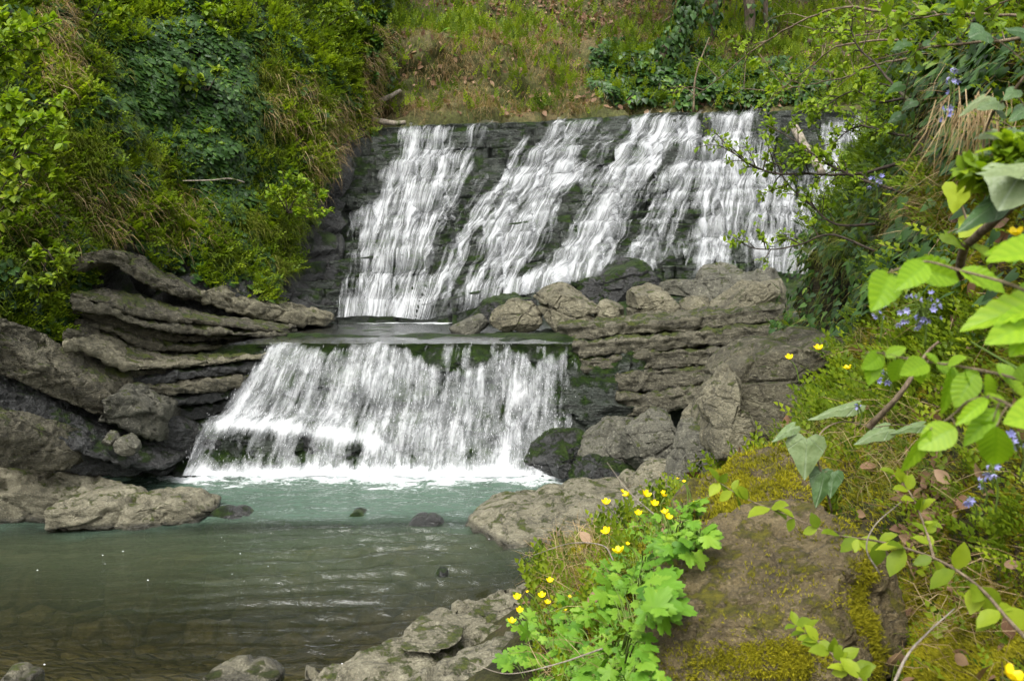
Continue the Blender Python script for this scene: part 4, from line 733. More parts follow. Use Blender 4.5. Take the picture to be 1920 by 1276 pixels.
put('water_curtain', V, F, M['fall_low'], parent=lf, uv=u, attrs=at)
# loose water: thousands of little torn drops along the flow, a part of each fall
def spray(parent, Gr, dn_, n, size, seed, label):
    rg = np.random.default_rng(seed); nv, nu = dn_.shape
    p = np.clip(dn_, 0, 1) ** 2; p[-3:] = 0; p[:nv // 7] = 0; k = rg.choice(p.size, n, p=(p / p.sum()).ravel()); i, j = np.divmod(k, nu); i = np.minimum(i, nv - 4); j = np.clip(j, 1, nu - 2)
    P = Gr[i, j] + rg.normal(0, .03, (n, 3)) + np.array([0, -.06, .02]) * rg.uniform(.2, 2.2, (n, 1)); D = nrm(Gr[i + 3, j] - Gr[i, j] + 1e-6)
    D = nrm(D * .6 + [0, -.2, -.6] + rg.normal(0, .12, (n, 3))); S = nrm(np.cross(D, [0, -1, .2])); N = np.cross(S, D)
    L = size * rg.uniform(.3, 1.8, n)[:, None] * 1.7; w_ = size * rg.uniform(.12, .4, n)[:, None] * .6
    V = np.stack([P - D * L, P + S * w_, P - S * w_ * .6 + N * w_, P - S * w_ * .6 - N * w_, P + D * L], 1).reshape(-1, 3)
    F = (np.arange(n)[:, None, None] * 5 + np.array([[0, 1, 2], [0, 2, 3], [0, 3, 1], [4, 2, 1], [4, 3, 2], [4, 1, 3]])[None]).reshape(-1, 3)
    o = put('spray', V, F, M['drop'], parent=parent, kind='stuff', label=label)
spray(uf, WF, dn * (dn > .5), 2000, .011, 5, 'loose white drops')
spray(lf, LW, dn2, 3000, .011, 6, 'loose white drops')
# ------------------------------------------------------------------ plants: tools
def tri(f): return np.asarray(f, int)
def fan(n): return tri([[0, i, i % n + 1] for i in range(1, n + 1)])
T_DIAM = (np.array([[0, 0, 0], [.3, .45, .09], [0, 1, -.05], [-.3, .45, .09]]), tri([[0, 1, 2], [0, 2, 3]]))
T_LEAF = (np.array([[0, 0, 0], [.24, .25, .07], [.31, .5, .08], [.2, .78, .03], [0, 1, -.1], [-.2, .78, .03], [-.31, .5, .08], [-.24, .25, .07], [0, .5, 0]]), tri([[8, i, (i + 1) % 8] for i in range(8)]))
_o = [(0, 0), (.2, -.14), (.42, -.08), (.5, .14), (.4, .36), (.3, .5), (.16, .78), (0, 1.0)]
_o = _o + [(-x, y) for x, y in _o[1:-1][::-1]]
T_IVY = (np.array([[0, .3, .06]] + [[x, y, -.14 * abs(x) - .1 * max(0, y - .5)] for x, y in _o]), fan(len(_o)))
T_BLADE = (np.array([[-.5, 0, 0], [.5, 0, 0], [-.42, .4, .1], [.42, .4, .1], [-.26, .75, .02], [.26, .75, .02], [0, 1, -.16]]) * [.06, 1, 1.4], tri([[0, 1, 3], [0, 3, 2], [2, 3, 5], [2, 5, 4], [4, 5, 6]]))
def ivybig():
    o = np.array(_o); V, F = [np.array([[0, .3, .07]])], []; m = len(o)
    for k, f in enumerate((.25, .5, .75, .92, 1.0)):
        x, y = o[:, 0] * f, .3 + (o[:, 1] - .3) * f; th_ = np.arctan2(o[:, 0], o[:, 1] - .3)
        V.append(np.stack([x, y, .07 - .22 * np.abs(x) ** 1.3 - .16 * np.maximum(0, y - .45) ** 1.5 + .02 * np.cos(th_ * 5) * f + .015 * np.sin(y * 14)], -1))
    F = np.concatenate([[[0, 1 + i, 1 + (i + 1) % m] for i in range(m)]] + [np.concatenate([[[a + i, b + i, b + (i + 1) % m] for i in range(m)], [[a + i, b + (i + 1) % m, a + (i + 1) % m] for i in range(m)]]) for a, b in [(1 + k * m, 1 + (k + 1) * m) for k in range(4)]])
    return np.concatenate(V), F
T_IVYB = ivybig()
def lobed():
    pts = []
    for k, a in enumerate((-130, -65, 0, 65, 130)):
        L = (.42, .56, .62, .56, .42)[k]
        for da, rr in ((-30, .52), (-20, .8), (-12, .78), (-6, .98), (0, .92), (7, 1.0), (13, .8), (20, .82), (31, .5)):
            if da == 31 and k < 4: continue
            t = R(a + da); pts.append((math.sin(t) * L * rr, .42 + math.cos(t) * L * rr))
    return np.array([[0, .4, .05]] + [[x, y, -.12 * math.hypot(x, y - .4) + .05 * math.sin(9 * x + 5 * y)] for x, y in pts]), fan(len(pts))
T_LOBED = lobed()
def sprig(n, spread=.5, ls=.34, up=.15):
    V, F = [[-.008, 0, 0], [.008, 0, 0], [0, 1, 0]], [[0, 1, 2]]
    for i in range(n):
        y = .15 + .85 * i / (n - 1); sd = 1 if i % 2 else -1; a = R(90 - 42) if i < n - 1 else 0; a *= sd; s = ls * (1.15 - .45 * y)
        c, sn = math.cos(a), math.sin(a); b = len(V); zz = .12 * ((i * 37) % 5 - 2) / 2
        for x, q_, z in T_DIAM[0] * [1.15, 1, 1]: V.append([(c * x + sn * q_) * s, y + (-sn * x + c * q_) * s, z * s + zz * q_ * s + up * s * (q_ > 0)])
        F += [[b, b + 1, b + 2], [b, b + 2, b + 3]]
    return np.array(V), tri(F)
T_SPRIG, T_SPRIG2 = sprig(7), sprig(11, ls=.26)
def tuft(n, seed):
    rg = np.random.default_rng(seed); V, F = [], []
    for i in range(n):
        a = rg.uniform(0, 6.28); d = np.array([math.cos(a) * .55, 1, math.sin(a) * .55]) * rg.uniform(.6, 1.1); w_ = .09; b = len(V)
        V += [[-w_ * math.sin(a), 0, w_ * math.cos(a)], [w_ * math.sin(a), 0, -w_ * math.cos(a)], list(d)]; F.append([b, b + 1, b + 2])
    return np.array(V), tri(F)
T_TUFT = tuft(7, 3)
class Scatter:
    def __init__(s): s.V, s.F, s.A, s.n = [], [], [], 0
    def add(s, tpl, P, t, n, size, var):
        tv, tf = tpl; k = len(P)
        if not k: return s
        P, t = np.asarray(P, float), nrm(np.asarray(t, float)); n = np.asarray(n, float); n = nrm(n - (n * t).sum(-1, keepdims=True) * t); x = np.cross(t, n)
        size = np.broadcast_to(np.asarray(size, float).reshape(-1, 1) if np.ndim(size) == 1 else size, (k, 3)) if np.ndim(size) < 2 else size
        L = tv[None] * np.asarray(size)[:, None, :]
        V = P[:, None] + L[..., :1] * x[:, None] + L[..., 1:2] * t[:, None] + L[..., 2:] * n[:, None]
        s.V.append(V.reshape(-1, 3)); s.F.append((tf[None] + (s.n + np.arange(k) * len(tv))[:, None, None]).reshape(-1, 3)); s.A.append(np.repeat(np.broadcast_to(var, (k,)), len(tv))); s.n += k * len(tv)
        return s
    def put(s, name, mat, **kw):
        if not s.V: return None
        return put(name, np.concatenate(s.V), np.concatenate(s.F), M[mat], attrs=dict(var=np.clip(np.concatenate(s.A), 0, 1)), **kw)
def sample(G, Nn, n, dens, rg):
    """n random points of a grid surface, denser where dens(px, py, p) is high"""
    c = (G[:-1, :-1] + G[1:, 1:]) / 2; area = np.linalg.norm(np.cross(G[1:, :-1] - G[:-1, :-1], G[:-1, 1:] - G[:-1, :-1]), axis=-1)
    px, py = PX(c); d = np.where((px > -260) & (px < 2180) & (py > -260) & (py < 1500), np.maximum(dens(px, py, c), 0), 0) * area; tot = d.sum()
    if tot <= 0: return np.zeros((0, 3)), np.zeros((0, 3))
    k = rg.choice(d.size, n, p=(d / tot).ravel()); i, j = np.divmod(k, d.shape[1]); a, b = rg.random((2, n, 1))
    P = G[i, j] * (1 - a) * (1 - b) + G[i + 1, j] * a * (1 - b) + G[i, j + 1] * (1 - a) * b + G[i + 1, j + 1] * a * b
    return P, Nn[i, j]
def ell(px, py, *es):
    d = 0
    for cx, cy, rx, ry, a in es: d = np.maximum(d, a * (1 - sstep(.75, 1.2, np.hypot((px - cx) / rx, (py - cy) / ry))))
    return d
def rv(rg, n): return nrm(rg.normal(0, 1, (n, 3)))
def tube(P, r, sides=6, seed=None, wob=0.0):
    P = np.asarray(P, float); n = len(P); r = np.broadcast_to(r, (n,)); T = nrm(np.gradient(P, axis=0)); u = nrm(np.cross(T, [.3, .2, 1.])); v = np.cross(T, u)
    a = np.linspace(0, 2 * math.pi, sides, endpoint=False)
    V = P[:, None] + r[:, None, None] * (np.cos(a)[None, :, None] * u[:, None] + np.sin(a)[None, :, None] * v[:, None])
    V = V.reshape(-1, 3)
    if wob: V = V + wob * np.stack([noise(V * 6, seed or 1), noise(V * 6, 2), noise(V * 6, 3)], -1)
    F = gfaces(n, sides, True); return V, [F, np.arange(sides)[::-1][None], (np.arange(sides) + (n - 1) * sides)[None]]
def join(parts):
    V, F3, F4, Fn, o = [], [], [], {}, 0
    for v, f in parts:
        V.append(v)
        for q in (f if isinstance(f, list) else [f]): Fn.setdefault(q.shape[1], []).append(q + o)
        o += len(v)
    return np.concatenate(V), [np.concatenate(x) for x in Fn.values()]
# visible ground under a pixel of the photo, from the bank and its boulders
_gv = np.concatenate([RB.reshape(-1, 3)] + [v for k, (v, f) in ROCKV.items() if any(w_ in k for w_ in ('bank', 'ivy leaves', 'dead leaves', 'shore rock', 'dark block', 'flat grey', 'cracked slab', 'lichen'))])
_gpx, _gpy = PX(_gv)
def ground_at(px, py, rad=14):
    d = np.hypot(_gpx - px, _gpy - py); k = np.where((d < rad) & (_gv[:, 1] > .6))[0]
    if not len(k): k = np.array([d.argmin()])
    return _gv[k[_gv[k, 1].argmin()]]

# ------------------------------------------------------------------ the ivy bank
rg = np.random.default_rng(7)
def bank_mask(px, py):
    yb = np.interp(px, [-300, 0, 110, 150, 180, 240, 330, 420, 500, 545, 575, 600, 640, 700, 760], [640, 650, 650, 560, 470, 462, 510, 535, 560, 520, 430, 340, 285, 245, 230])
    return 1 - sstep(-16, 10, py - yb + 18 * np.sin(px * .06) + 14 * np.sin(px * .17))
IVY = ((330, 150, 170, 170, 1), (430, 300, 110, 120, 1), (200, 60, 130, 110, .8), (470, 170, 60, 130, .8), (60, 540, 90, 120, .8), (360, 480, 130, 60, .55), (240, 330, 60, 60, .5), (620, 90, 110, 120, .55), (700, 110, 40, 120, .9), (120, 200, 60, 80, .5))
def n_ivy(px, py, p): return bank_mask(px, py) * (.06 + ell(px, py, *IVY)) * (.35 + .65 * sstep(-.25, .15, fbm(p * 1.4, 3, 401)))
P, N = sample(LB, Ln, 44000, n_ivy, rg); n = len(P)
lump = np.clip(.25 + fbm(P * 1.1, 3, 402) * .7, 0, 1)
P = P + N * (lump[:, None] * .5 * rg.random((n, 1)) ** .6 + .02)
s_ = rg.uniform(.055, .125, n); t = nrm(np.array([0, 0, -1.]) + .5 * N + .55 * rv(rg, n)); nn = nrm(N * 1.0 + [0, -.2, .55] + .45 * rv(rg, n))
iv = Scatter().add(T_IVY, P, t, nn, np.stack([s_ * 1.1, s_, s_], -1), rg.beta(1.3, 2.6, n))
iv.put('ivy', 'ivy', kind='stuff', label='dark glossy ivy leaves over the steep bank', cat=None)
# leafy ground cover in the gaps
def n_herb(px, py, p):
    return bank_mask(px, py) * (.55 + .5 * ell(px, py, (40, 330, 130, 330, 1), (300, 20, 160, 70, .9), (560, 130, 70, 160, .9), (640, 100, 90, 130, 1.2), (400, 400, 200, 140, .7)) - .54 * ell(px, py, (330, 170, 150, 150, 1), (430, 300, 95, 105, 1), (460, 180, 50, 110, 1))) * (.25 + .75 * sstep(-.2, .25, fbm(p * 1.3, 3, 411)))
P, N = sample(LB, Ln, 30000, n_herb, rg); n = len(P); lump = np.clip(.2 + fbm(P * .9, 3, 412) * .9, 0, 1.1)
P = P + N * (lump[:, None] * .42 * rg.random((n, 1)) ** .6); s_ = rg.uniform(.12, .27, n)
t = nrm(N * .8 + [0, -.1, .25] + .7 * rv(rg, n)); nn = nrm([0, -.3, 1] + .6 * rv(rg, n))
v = np.clip(.5 + .5 * fbm(P * .8, 3, 413) + rg.normal(0, .16, n), 0, 1)
Scatter().add(T_SPRIG, P, t, nn, s_, v).put('ground_cover', 'herb', kind='stuff', label='small-leaved green ground cover on the bank')
# fine hanging grass, green and dry
def n_grass(px, py, p):
    return bank_mask(px, py) * (.25 + ell(px, py, (530, 300, 90, 260, 1), (200, 330, 150, 110, .9), (60, 430, 120, 120, .7), (350, 400, 140, 80, .8), (560, 60, 60, 90, .8), (180, 100, 60, 80, .4))) * (1 - .85 * ell(px, py, (330, 160, 150, 150, 1), (430, 300, 80, 100, 1))) * (.2 + .8 * sstep(-.15, .25, fbm(p * 1.8, 3, 421)))
P, N = sample(LB, Ln, 46000, n_grass, rg); n = len(P); lump = np.clip(.2 + fbm(P * 1.2, 3, 422) * .8, 0, 1)
P = P + N * lump[:, None] * .28 * rg.random((n, 1)); L = rg.uniform(.1, .34, n); t = nrm(N * .9 + [0, -.1, -.1] + .5 * rv(rg, n)); nn = nrm([0, 0, 1] + .4 * N + .3 * rv(rg, n))
v = np.clip(.52 + .55 * fbm(P * 1.1, 3, 423) + rg.normal(0, .16, n), 0, .93)
Scatter().add(T_BLADE, P, t, nn, np.stack([L * rg.uniform(.5, .9, n), L, L * 1.6], -1), v).put('grass', 'grass', kind='stuff', label='fine green grass hanging on the bank')
def n_dry(px, py, p): return bank_mask(px, py) * ell(px, py, (90, 90, 40, 110, .9), (230, 400, 60, 60, .3), (330, 420, 60, 60, .2), (60, 400, 90, 80, .4), (600, 290, 50, 90, .3), (530, 200, 50, 60, .5), (700, 140, 40, 90, .8), (190, 400, 40, 60, .3), (640, 240, 50, 60, .4))
P, N = sample(LB, Ln, 3200, n_dry, rg); n = len(P); P = P + N * .22 * rg.random((n, 1)); L = rg.uniform(.2, .5, n)
Scatter().add(T_BLADE, P, nrm(N * .7 + [0, 0, -.5] + .4 * rv(rg, n)), nrm([0, -.2, 1] + .4 * rv(rg, n)), np.stack([L * .4, L, L * 1.5], -1), rg.random(n)).put('dry_grass', 'straw', kind='stuff', label='dry straw-coloured grass hanging on the bank')

# ------------------------------------------------------------------ shrubs with twigs and leaves
def leafy(base, tips, seed, leaf, size, nleaf, r0, tpl=T_LEAF, droop=.0, sub=3, spread=.35, straight=False):
    """woody stems from base to tips (world points), side twigs, leaves along the twigs -> (stem parts, Scatter)"""
    rg = np.random.default_rng(seed); st, sc = [], Scatter()
    def leaves(Pth, k, frac=.25):
        i = frac + (1 - frac) * rg.random(k); x = i * (len(Pth) - 1); a = np.clip(x.astype(int), 0, len(Pth) - 2); f = (x - a)[:, None]
        p = Pth[a] * (1 - f) + Pth[a + 1] * f; d = nrm(Pth[a + 1] - Pth[a]); sd = nrm(np.cross(d, rv(rg, k)))
        t = nrm(d * .5 + sd + [0, 0, .15 - droop]); s = size * rg.uniform(.55, 1.25, k)
        sc.add(tpl, p, t, nrm([0, -.35, 1] + .55 * rv(rg, k)), s, np.clip(rg.normal(.5, .24, k), 0, 1))
    for tp in tips:
        tp = np.asarray(tp, float); mid = (base + tp) / 2 + (0 if straight else 1) * np.array([0, 0, .12]) * np.linalg.norm(tp - base) + rg.normal(0, .05, 3) * np.linalg.norm(tp - base)
        m = spline([base, mid, tp], 14); m += .012 * np.linalg.norm(tp - base) * np.cumsum(rg.normal(0, .5, (14, 3)), 0) * np.linspace(0, 1, 14)[:, None]
        st.append(tube(m, np.linspace(r0, r0 * .35, 14), 5)); leaves(m, nleaf // 3 + 1, .35)
        for _ in range(sub):
            k = rg.integers(4, 13); d = nrm(m[min(k + 1, 13)] - m[k - 1]); e = m[k] + nrm(d + rv(rg, 1)[0] * .9 + [0, -.1, .1 - droop]) * np.linalg.norm(tp - base) * spread * rg.uniform(.5, 1.1)
            q_ = spline([m[k], (m[k] + e) / 2 + rg.normal(0, .02, 3), e], 7); st.append(tube(q_, np.linspace(r0 * .45, r0 * .18, 7), 4)); leaves(q_, nleaf, .15)
    return st, sc
def shrub(name, label, cat, base, tips, seed, mat, size, nleaf, r0, bark='twig', group=None, **kw):
    base = np.asarray(base, float); th = thing(name, label, cat, tuple(base), group); st, sc = leafy(base, tips, seed, mat, size, nleaf, r0, **kw)
    V, F = join(st); put('stem', V, F, M[bark], parent=th); sc.put('foliage', mat, parent=th); return th
SG = 'leafy bushes on the ivy bank'
for k, (bx, by, bY, lab, tl, mt, sz, nl) in enumerate([
    (-40, 130, 12.0, 'light green bush in the upper corner of the ivy bank', [(40, 60), (90, 90), (20, 20), (60, 150), (100, 40), (-10, 90)], 'fresh', .12, 26),
    (-30, 260, 11.6, 'light green bush below the corner bush, at the picture edge', [(40, 190), (70, 240), (20, 210), (60, 290), (100, 200)], 'fresh', .11, 24),
    (20, 300, 11.4, 'bright bush with rounded leaves above the small bare rock', [(90, 240), (120, 270), (60, 260), (110, 310), (80, 225)], 'fresh', .11, 24),
    (-20, 420, 11.0, 'yellow-green bush low on the edge of the ivy bank', [(50, 330), (20, 300), (80, 370), (40, 420), (70, 310)], 'herb', .11, 28),
    (380, 60, 17.5, 'bush with yellow-green sprays on top of the ivy wall', [(330, 10), (390, 15), (440, 20), (300, 40), (420, 60), (360, -20)], 'fresh', .12, 26),
    (390, 170, 16.2, 'low sprays of yellow-green leaves amid the dark ivy', [(340, 140), (300, 155), (420, 130), (350, 175)], 'herb', .12, 18),
    (180, 30, 15, 'feathery green bush between the corner bush and the ivy wall', [(130, 0), (200, -10), (230, 30), (160, 60)], 'herb', .11, 24),
    (540, 400, 16.6, 'loose yellow-green bush hanging beside the bare rock face', [(500, 350), (570, 340), (600, 370), (530, 320), (610, 400), (580, 410)], 'fresh', .1, 24),
    (600, 60, 20.2, 'dense mid-green bush at the top, beside the hillside', [(560, 20), (620, 10), (660, 40), (590, 90), (690, 20), (640, 90)], 'herb', .12, 30),
    (700, 60, 21.5, 'dark bush marking the corner of the bank above the crest', [(690, 0), (720, 30), (710, 80), (670, 110), (700, 140)], 'ivy', .14, 30),
    (90, 470, 10.9, 'small bush drooping over the thick pale rock bed', [(40, 500), (110, 520), (130, 480), (70, 560)], 'herb', .1, 26)]):
    shrub('bush', lab, 'bush', W(bx, by, bY), [W(x, y, bY - .35 + .1 * (i % 4)) for i, (x, y) in enumerate(tl)], 420 + k, mt, sz, nl, .012, 'darktwig', SG)
V, F = tube(spline([W(343, 339, 14.1), W(395, 338, 13.9), W(430, 335, 14.0), W(458, 342, 14.2)], 16), np.linspace(.008, .014, 16), 5)
put('dead_twig', V, F, M['wood'], label='thin bare twig sticking out of the ivy bank', cat='twig')

# ------------------------------------------------------------------ far hillside
rg = np.random.default_rng(17)
def hm(px, py): return (py < np.interp(px, [300, 700, 900, 1200, 1500, 1900], [225, 224, 222, 212, 200, 196]) + 4) * (px > 520)
BARE = ((1150, 25, 160, 34, 1), (960, 10, 120, 40, .9), (1240, 45, 70, 24, .7))
def n_straw(px, py, p): return hm(px, py) * (.12 + ell(px, py, (760, 120, 80, 80, 1), (880, 140, 110, 80, 1), (1010, 120, 70, 50, 1), (1080, 170, 60, 50, 1), (820, 200, 130, 26, 1), (1000, 190, 100, 30, .6), (940, 150, 160, 70, .6), (1350, 60, 200, 60, .5))) * (.15 + .85 * sstep(-.2, .2, fbm(p * .9, 3, 501)))
P, N = sample(HILL, Hn, 50000, n_straw, rg); n = len(P); P = P + N * .1 * rg.random((n, 1)); L = rg.uniform(.12, .4, n)
Scatter().add(T_BLADE, P, nrm(N * .55 + [0, -.25, -.35] + .45 * rv(rg, n)), nrm([0, -.3, 1] + .4 * rv(rg, n)), np.stack([L * .42, L, L * 1.5], -1), np.clip(.45 + .5 * fbm(P * .7, 3, 502) + rg.normal(0, .2, n), 0, 1)).put('dry_grass', 'straw', kind='stuff', label='dry brown grass hanging over the bank above the crest')
def n_hg(px, py, p): return hm(px, py) * (.34 + ell(px, py, (880, 80, 240, 18, 1.4), (1000, 200, 260, 26, 1.3), (1300, 60, 200, 60, .8), (1150, 90, 100, 30, .8)) - .35 * ell(px, py, *BARE)) * (.1 + .9 * sstep(-.2, .25, fbm(p * .8 + 5, 3, 511)))
P, N = sample(HILL, Hn, 38000, n_hg, rg); n = len(P); L = rg.uniform(.07, .22, n)
Scatter().add(T_BLADE, P, nrm(N * .8 + [0, -.2, .2] + .5 * rv(rg, n)), nrm([0, -.4, 1] + .4 * rv(rg, n)), np.stack([L * .5, L, L * 1.5], -1), np.clip(.7 + .4 * fbm(P * .6, 3, 512) + rg.normal(0, .16, n), 0, 1)).put('grass', 'grass', kind='stuff', label='green grass on the hillside above the falls')
def n_hh(px, py, p): return hm(px, py) * (.4 + ell(px, py, (1020, 170, 60, 50, .9), (1420, 110, 260, 90, 1.0), (1520, 170, 160, 50, 1.2), (760, 30, 90, 40, .8), (900, 60, 120, 40, .6), (1240, 150, 140, 60, .8), (660, 120, 60, 110, 1)) - .2 * ell(px, py, *BARE)) * (.1 + .9 * sstep(-.1, .25, fbm(p * 1.1 + 9, 3, 521)))
P, N = sample(HILL, Hn, 30000, n_hh, rg); n = len(P); P = P + N * (.35 * rg.random((n, 1))); s_ = rg.uniform(.13, .3, n)
Scatter().add(T_SPRIG, P, nrm(N * .6 + [0, -.1, .5] + .6 * rv(rg, n)), nrm([0, -.5, 1] + .6 * rv(rg, n)), s_, np.clip(.55 + .5 * fbm(P * .6, 3, 522) + rg.normal(0, .18, n), 0, 1)).put('ground_cover', 'herb', kind='stuff', label='small green herbs on the hillside above the falls')
def n_hi(px, py, p): return hm(px, py) * ell(px, py, (1200, 150, 90, 50, 1), (1290, 150, 60, 60, 1), (1420, 165, 140, 40, .6), (1150, 130, 50, 40, .7), (690, 120, 50, 100, .8)) * (.3 + .7 * sstep(-.2, .2, fbm(p * 1.4, 3, 531)))
P, N = sample(HILL, Hn, 13000, n_hi, rg); n = len(P); P = P + N * (.3 * rg.random((n, 1))); s_ = rg.uniform(.09, .19, n)
Scatter().add(T_IVY, P, nrm([0, -.2, -1] + .5 * N + .5 * rv(rg, n)), nrm(N + [0, -.2, .5] + .5 * rv(rg, n)), s_, rg.beta(1.6, 2.4, n)).put('ivy', 'ivy', kind='stuff', label='dark ivy patch above the middle of the crest')
def n_hl(px, py, p): return hm(px, py) * (.3 + ell(px, py, *BARE) + ell(px, py, (1400, 50, 180, 60, .7), (1000, 60, 120, 30, .6))) * (.25 + .75 * sstep(-.2, .2, fbm(p * .9, 3, 541)))
P, N = sample(HILL, Hn, 26000, n_hl, rg); n = len(P); P = P + N * .05; s_ = rg.uniform(.08, .2, n)
Scatter().add(T_LEAF, P, nrm(rv(rg, n) - N * .1), nrm(N + .5 * rv(rg, n)), s_, rg.random(n)).put('fallen_leaves', 'deadleaf', kind='stuff', label='brown fallen leaves on the upper hillside')
# herbs with big leaves, each a plant of its own
for k, (px, py, Y, s, lb) in enumerate([(820, 88, 23.6, .75, 'big-leaved butterbur plant on the brow of the dry grass bank'), (862, 176, 23.1, .32, 'small broad-leaved plant low in the dry grass'), (1175, 180, 23.1, .3, 'pale broad leaf plant in front of the ivy patch')]):
    rg2 = np.random.default_rng(600 + k); b = W(px, py + 10, Y); th = thing('broad_leaf_plant', lb, 'plant', tuple(b)); m = 11 if k == 0 else 5
    st, sc = [], Scatter()
    for i in range(m):
        e = b + np.array([rg2.uniform(-.6, .6), -.35 * rg2.random() - .1, rg2.uniform(-.1, .65)]) * s; st.append(tube(spline([b, (b + e) / 2 + [0, 0, .1 * s], e], 6), .012, 5))
        sc.add(T_IVY, e[None], nrm(e - b + [0, -.3, -.5])[None], np.array([[rg2.normal(0, .4), -.8, .8]]), np.array([s * rg2.uniform(.3, .55)]), rg2.uniform(.3, .9))
    V, F = join(st); put('stem', V, F, M['twig'], parent=th); sc.put('foliage', 'green_plant', parent=th)
def log(name, label, cat, pts, r0, r1, mat, seed=1, wob=.02):
    P = spline([W(*p) for p in pts], 26); V, F = tube(P, np.linspace(r0, r1, 26), 12, seed, wob); return put(name, V, F, M[mat], label=label, cat=cat)
log('dead_branch', 'bare dead branch lying at the corner above the crest', 'branch', [(672, 197, 22.0), (700, 192, 21.9), (725, 184, 21.9), (752, 169, 22.0)], .09, .04, 'wood', 3)
log('driftwood', 'pale driftwood log stranded on the crest', 'driftwood', [(694, 224, 21.3), (715, 228, 21.2), (740, 231, 21.1), (760, 230, 21.1)], .08, .05, 'wood', 4)
log('fallen_log', 'dark fallen log lying across the slope above the crest', 'log', [(1445, 126, 24.4), (1500, 131, 24.2), (1560, 138, 24.2), (1630, 142, 24.2)], .10, .07, 'bark', 5)
log('fallen_log', 'shorter dark log lying higher behind the other one', 'log', [(1515, 76, 26), (1560, 96, 25.8), (1600, 112, 25.6)], .12, .08, 'bark', 6)
log('leaning_log', 'grey dead trunk propped against the last stream', 'log', [(1488, 236, 21.2), (1510, 275, 20.6), (1542, 324, 19.8)], .10, .085, 'wood', 7)
def tree(label, foot, topx, r0, seed, ivy=0, crown=1500, lean=0):
    b = W(*foot) - [0, 0, .2]; th = thing('tree', label, 'tree', tuple(b)); rg = np.random.default_rng(seed)
    tp = np.array([W(topx, 0, foot[2])[0] + lean, b[1] + .6, b[2] + 11]); at0 = W(topx, 0, foot[2])
    P = spline([b, (b + at0) / 2 + rg.normal(0, .06, 3), at0, (at0 + tp) / 2 + rg.normal(0, .3, 3), tp], 40); parts = [tube(P, np.linspace(r0, r0 * .3, 40), 12, seed, r0 * .25)]
    sc = Scatter(); ends = []
    for i in range(9):
        k = rg.integers(24, 39); e = P[k] + np.array([rg.uniform(-3, 3), rg.uniform(-2.5, 2.5), rg.uniform(.3, 2.5)]); ends.append(e); parts.append(tube(spline([P[k], (P[k] + e) / 2 + [0, 0, .2], e], 8), np.linspace(r0 * .35, r0 * .08, 8), 6))
    V, F = join(parts); put('trunk', V, F, M['bark'], parent=th)
    c = np.array(ends)[rg.integers(0, 9, crown)] + rg.normal(0, .85, (crown, 3)); sc.add(T_SPRIG2, c, rv(rg, crown), nrm([0, 0, 1] + .6 * rv(rg, crown)), rg.uniform(.4, .8, crown), np.clip(rg.normal(.5, .2, crown), 0, 1)); sc.put('crown', 'fresh', parent=th)
    if ivy:
        k = rg.integers(0, 24, ivy); d = nrm(rg.normal(0, 1, (ivy, 3)) * [1, 1, .2]); Pp = P[k] + d * (r0 * 1.05 + .18 * rg.random((ivy, 1))) + rg.normal(0, .1, (ivy, 3))
        Scatter().add(T_IVY, Pp, nrm([0, 0, -1] + .5 * rv(rg, ivy)), nrm(d + [0, 0, .4] + .4 * rv(rg, ivy)), rg.uniform(.09, .18, ivy), rg.beta(1.6, 2.4, ivy)).put('ivy', 'ivy', parent=th)
tree('leaning tree wrapped in dark ivy above the middle of the crest', (1205, 165, 24.0), 1290, .13, 701, ivy=2200)
tree('slim brown tree trunk on the slope, thicker of the close pair', (1408, 100, 26.0), 1404, .17, 702, ivy=120)
tree('thin dark tree trunk close beside the brown one', (1437, 95, 26.4), 1436, .07, 703, ivy=160)
tree('young tree at the top edge between the ivy tree and the pair', (1330, 90, 26.5), 1345, .08, 704, ivy=900)
for k, (pts, lb) in enumerate([([(1250, 130, 24), (1290, 60, 24), (1330, -10, 24)], 'bare pale sapling crossing the ivy-wrapped tree'), ([(1215, 60, 26.5), (1290, 8, 26.5), (1330, -30, 26.5)], 'bare thin sapling leaning on the brown leafy slope'), ([(1300, 210, 23), (1305, 140, 23), (1330, 70, 23.2)], 'thin upright sapling on the crest')]):
    V, F = tube(spline([W(*p) for p in pts], 14), np.linspace(.03, .012, 14), 6); put('sapling', V, F, M['twig'], label=lb, cat='sapling')
# ------------------------------------------------------------------ ivy-hung recess and the near bank: ground layer
rg = np.random.default_rng(27)
def n_rc(px, py, p): return (.5 + .5 * sstep(-.2, .2, fbm(p * 1.6, 3, 801))) * (1 - .6 * ell(px, py, (1575, 565, 85, 75, 1), (1742, 250, 45, 90, .9)))
P, N = sample(RC, RCn, 11000, n_rc, rg); n = len(P); P = P + N * (.02 + .28 * rg.random((n, 1))); s_ = rg.uniform(.06, .12, n)
Scatter().add(T_IVY, P, nrm([0, 0, -1] + .4 * N + .6 * rv(rg, n)), nrm(N + [0, -.2, .5] + .5 * rv(rg, n)), s_, rg.beta(1.5, 2.3, n)).put('ivy', 'ivy', kind='stuff', label='ivy hanging in the dark recess beside the outcrop')
P, N = sample(RC, RCn, 3200, lambda px, py, p: (.25 + ell(px, py, (1580, 380, 60, 80, 1), (1640, 260, 50, 90, 1), (1650, 340, 80, 60, .9))) * (1 - ell(px, py, (1575, 570, 95, 95, 1))) * (.3 + .7 * sstep(-.1, .2, fbm(p * 1.8, 3, 811))), rg); n = len(P); P = P + N * (.42 * rg.random((n, 1))); s_ = rg.uniform(.1, .24, n)
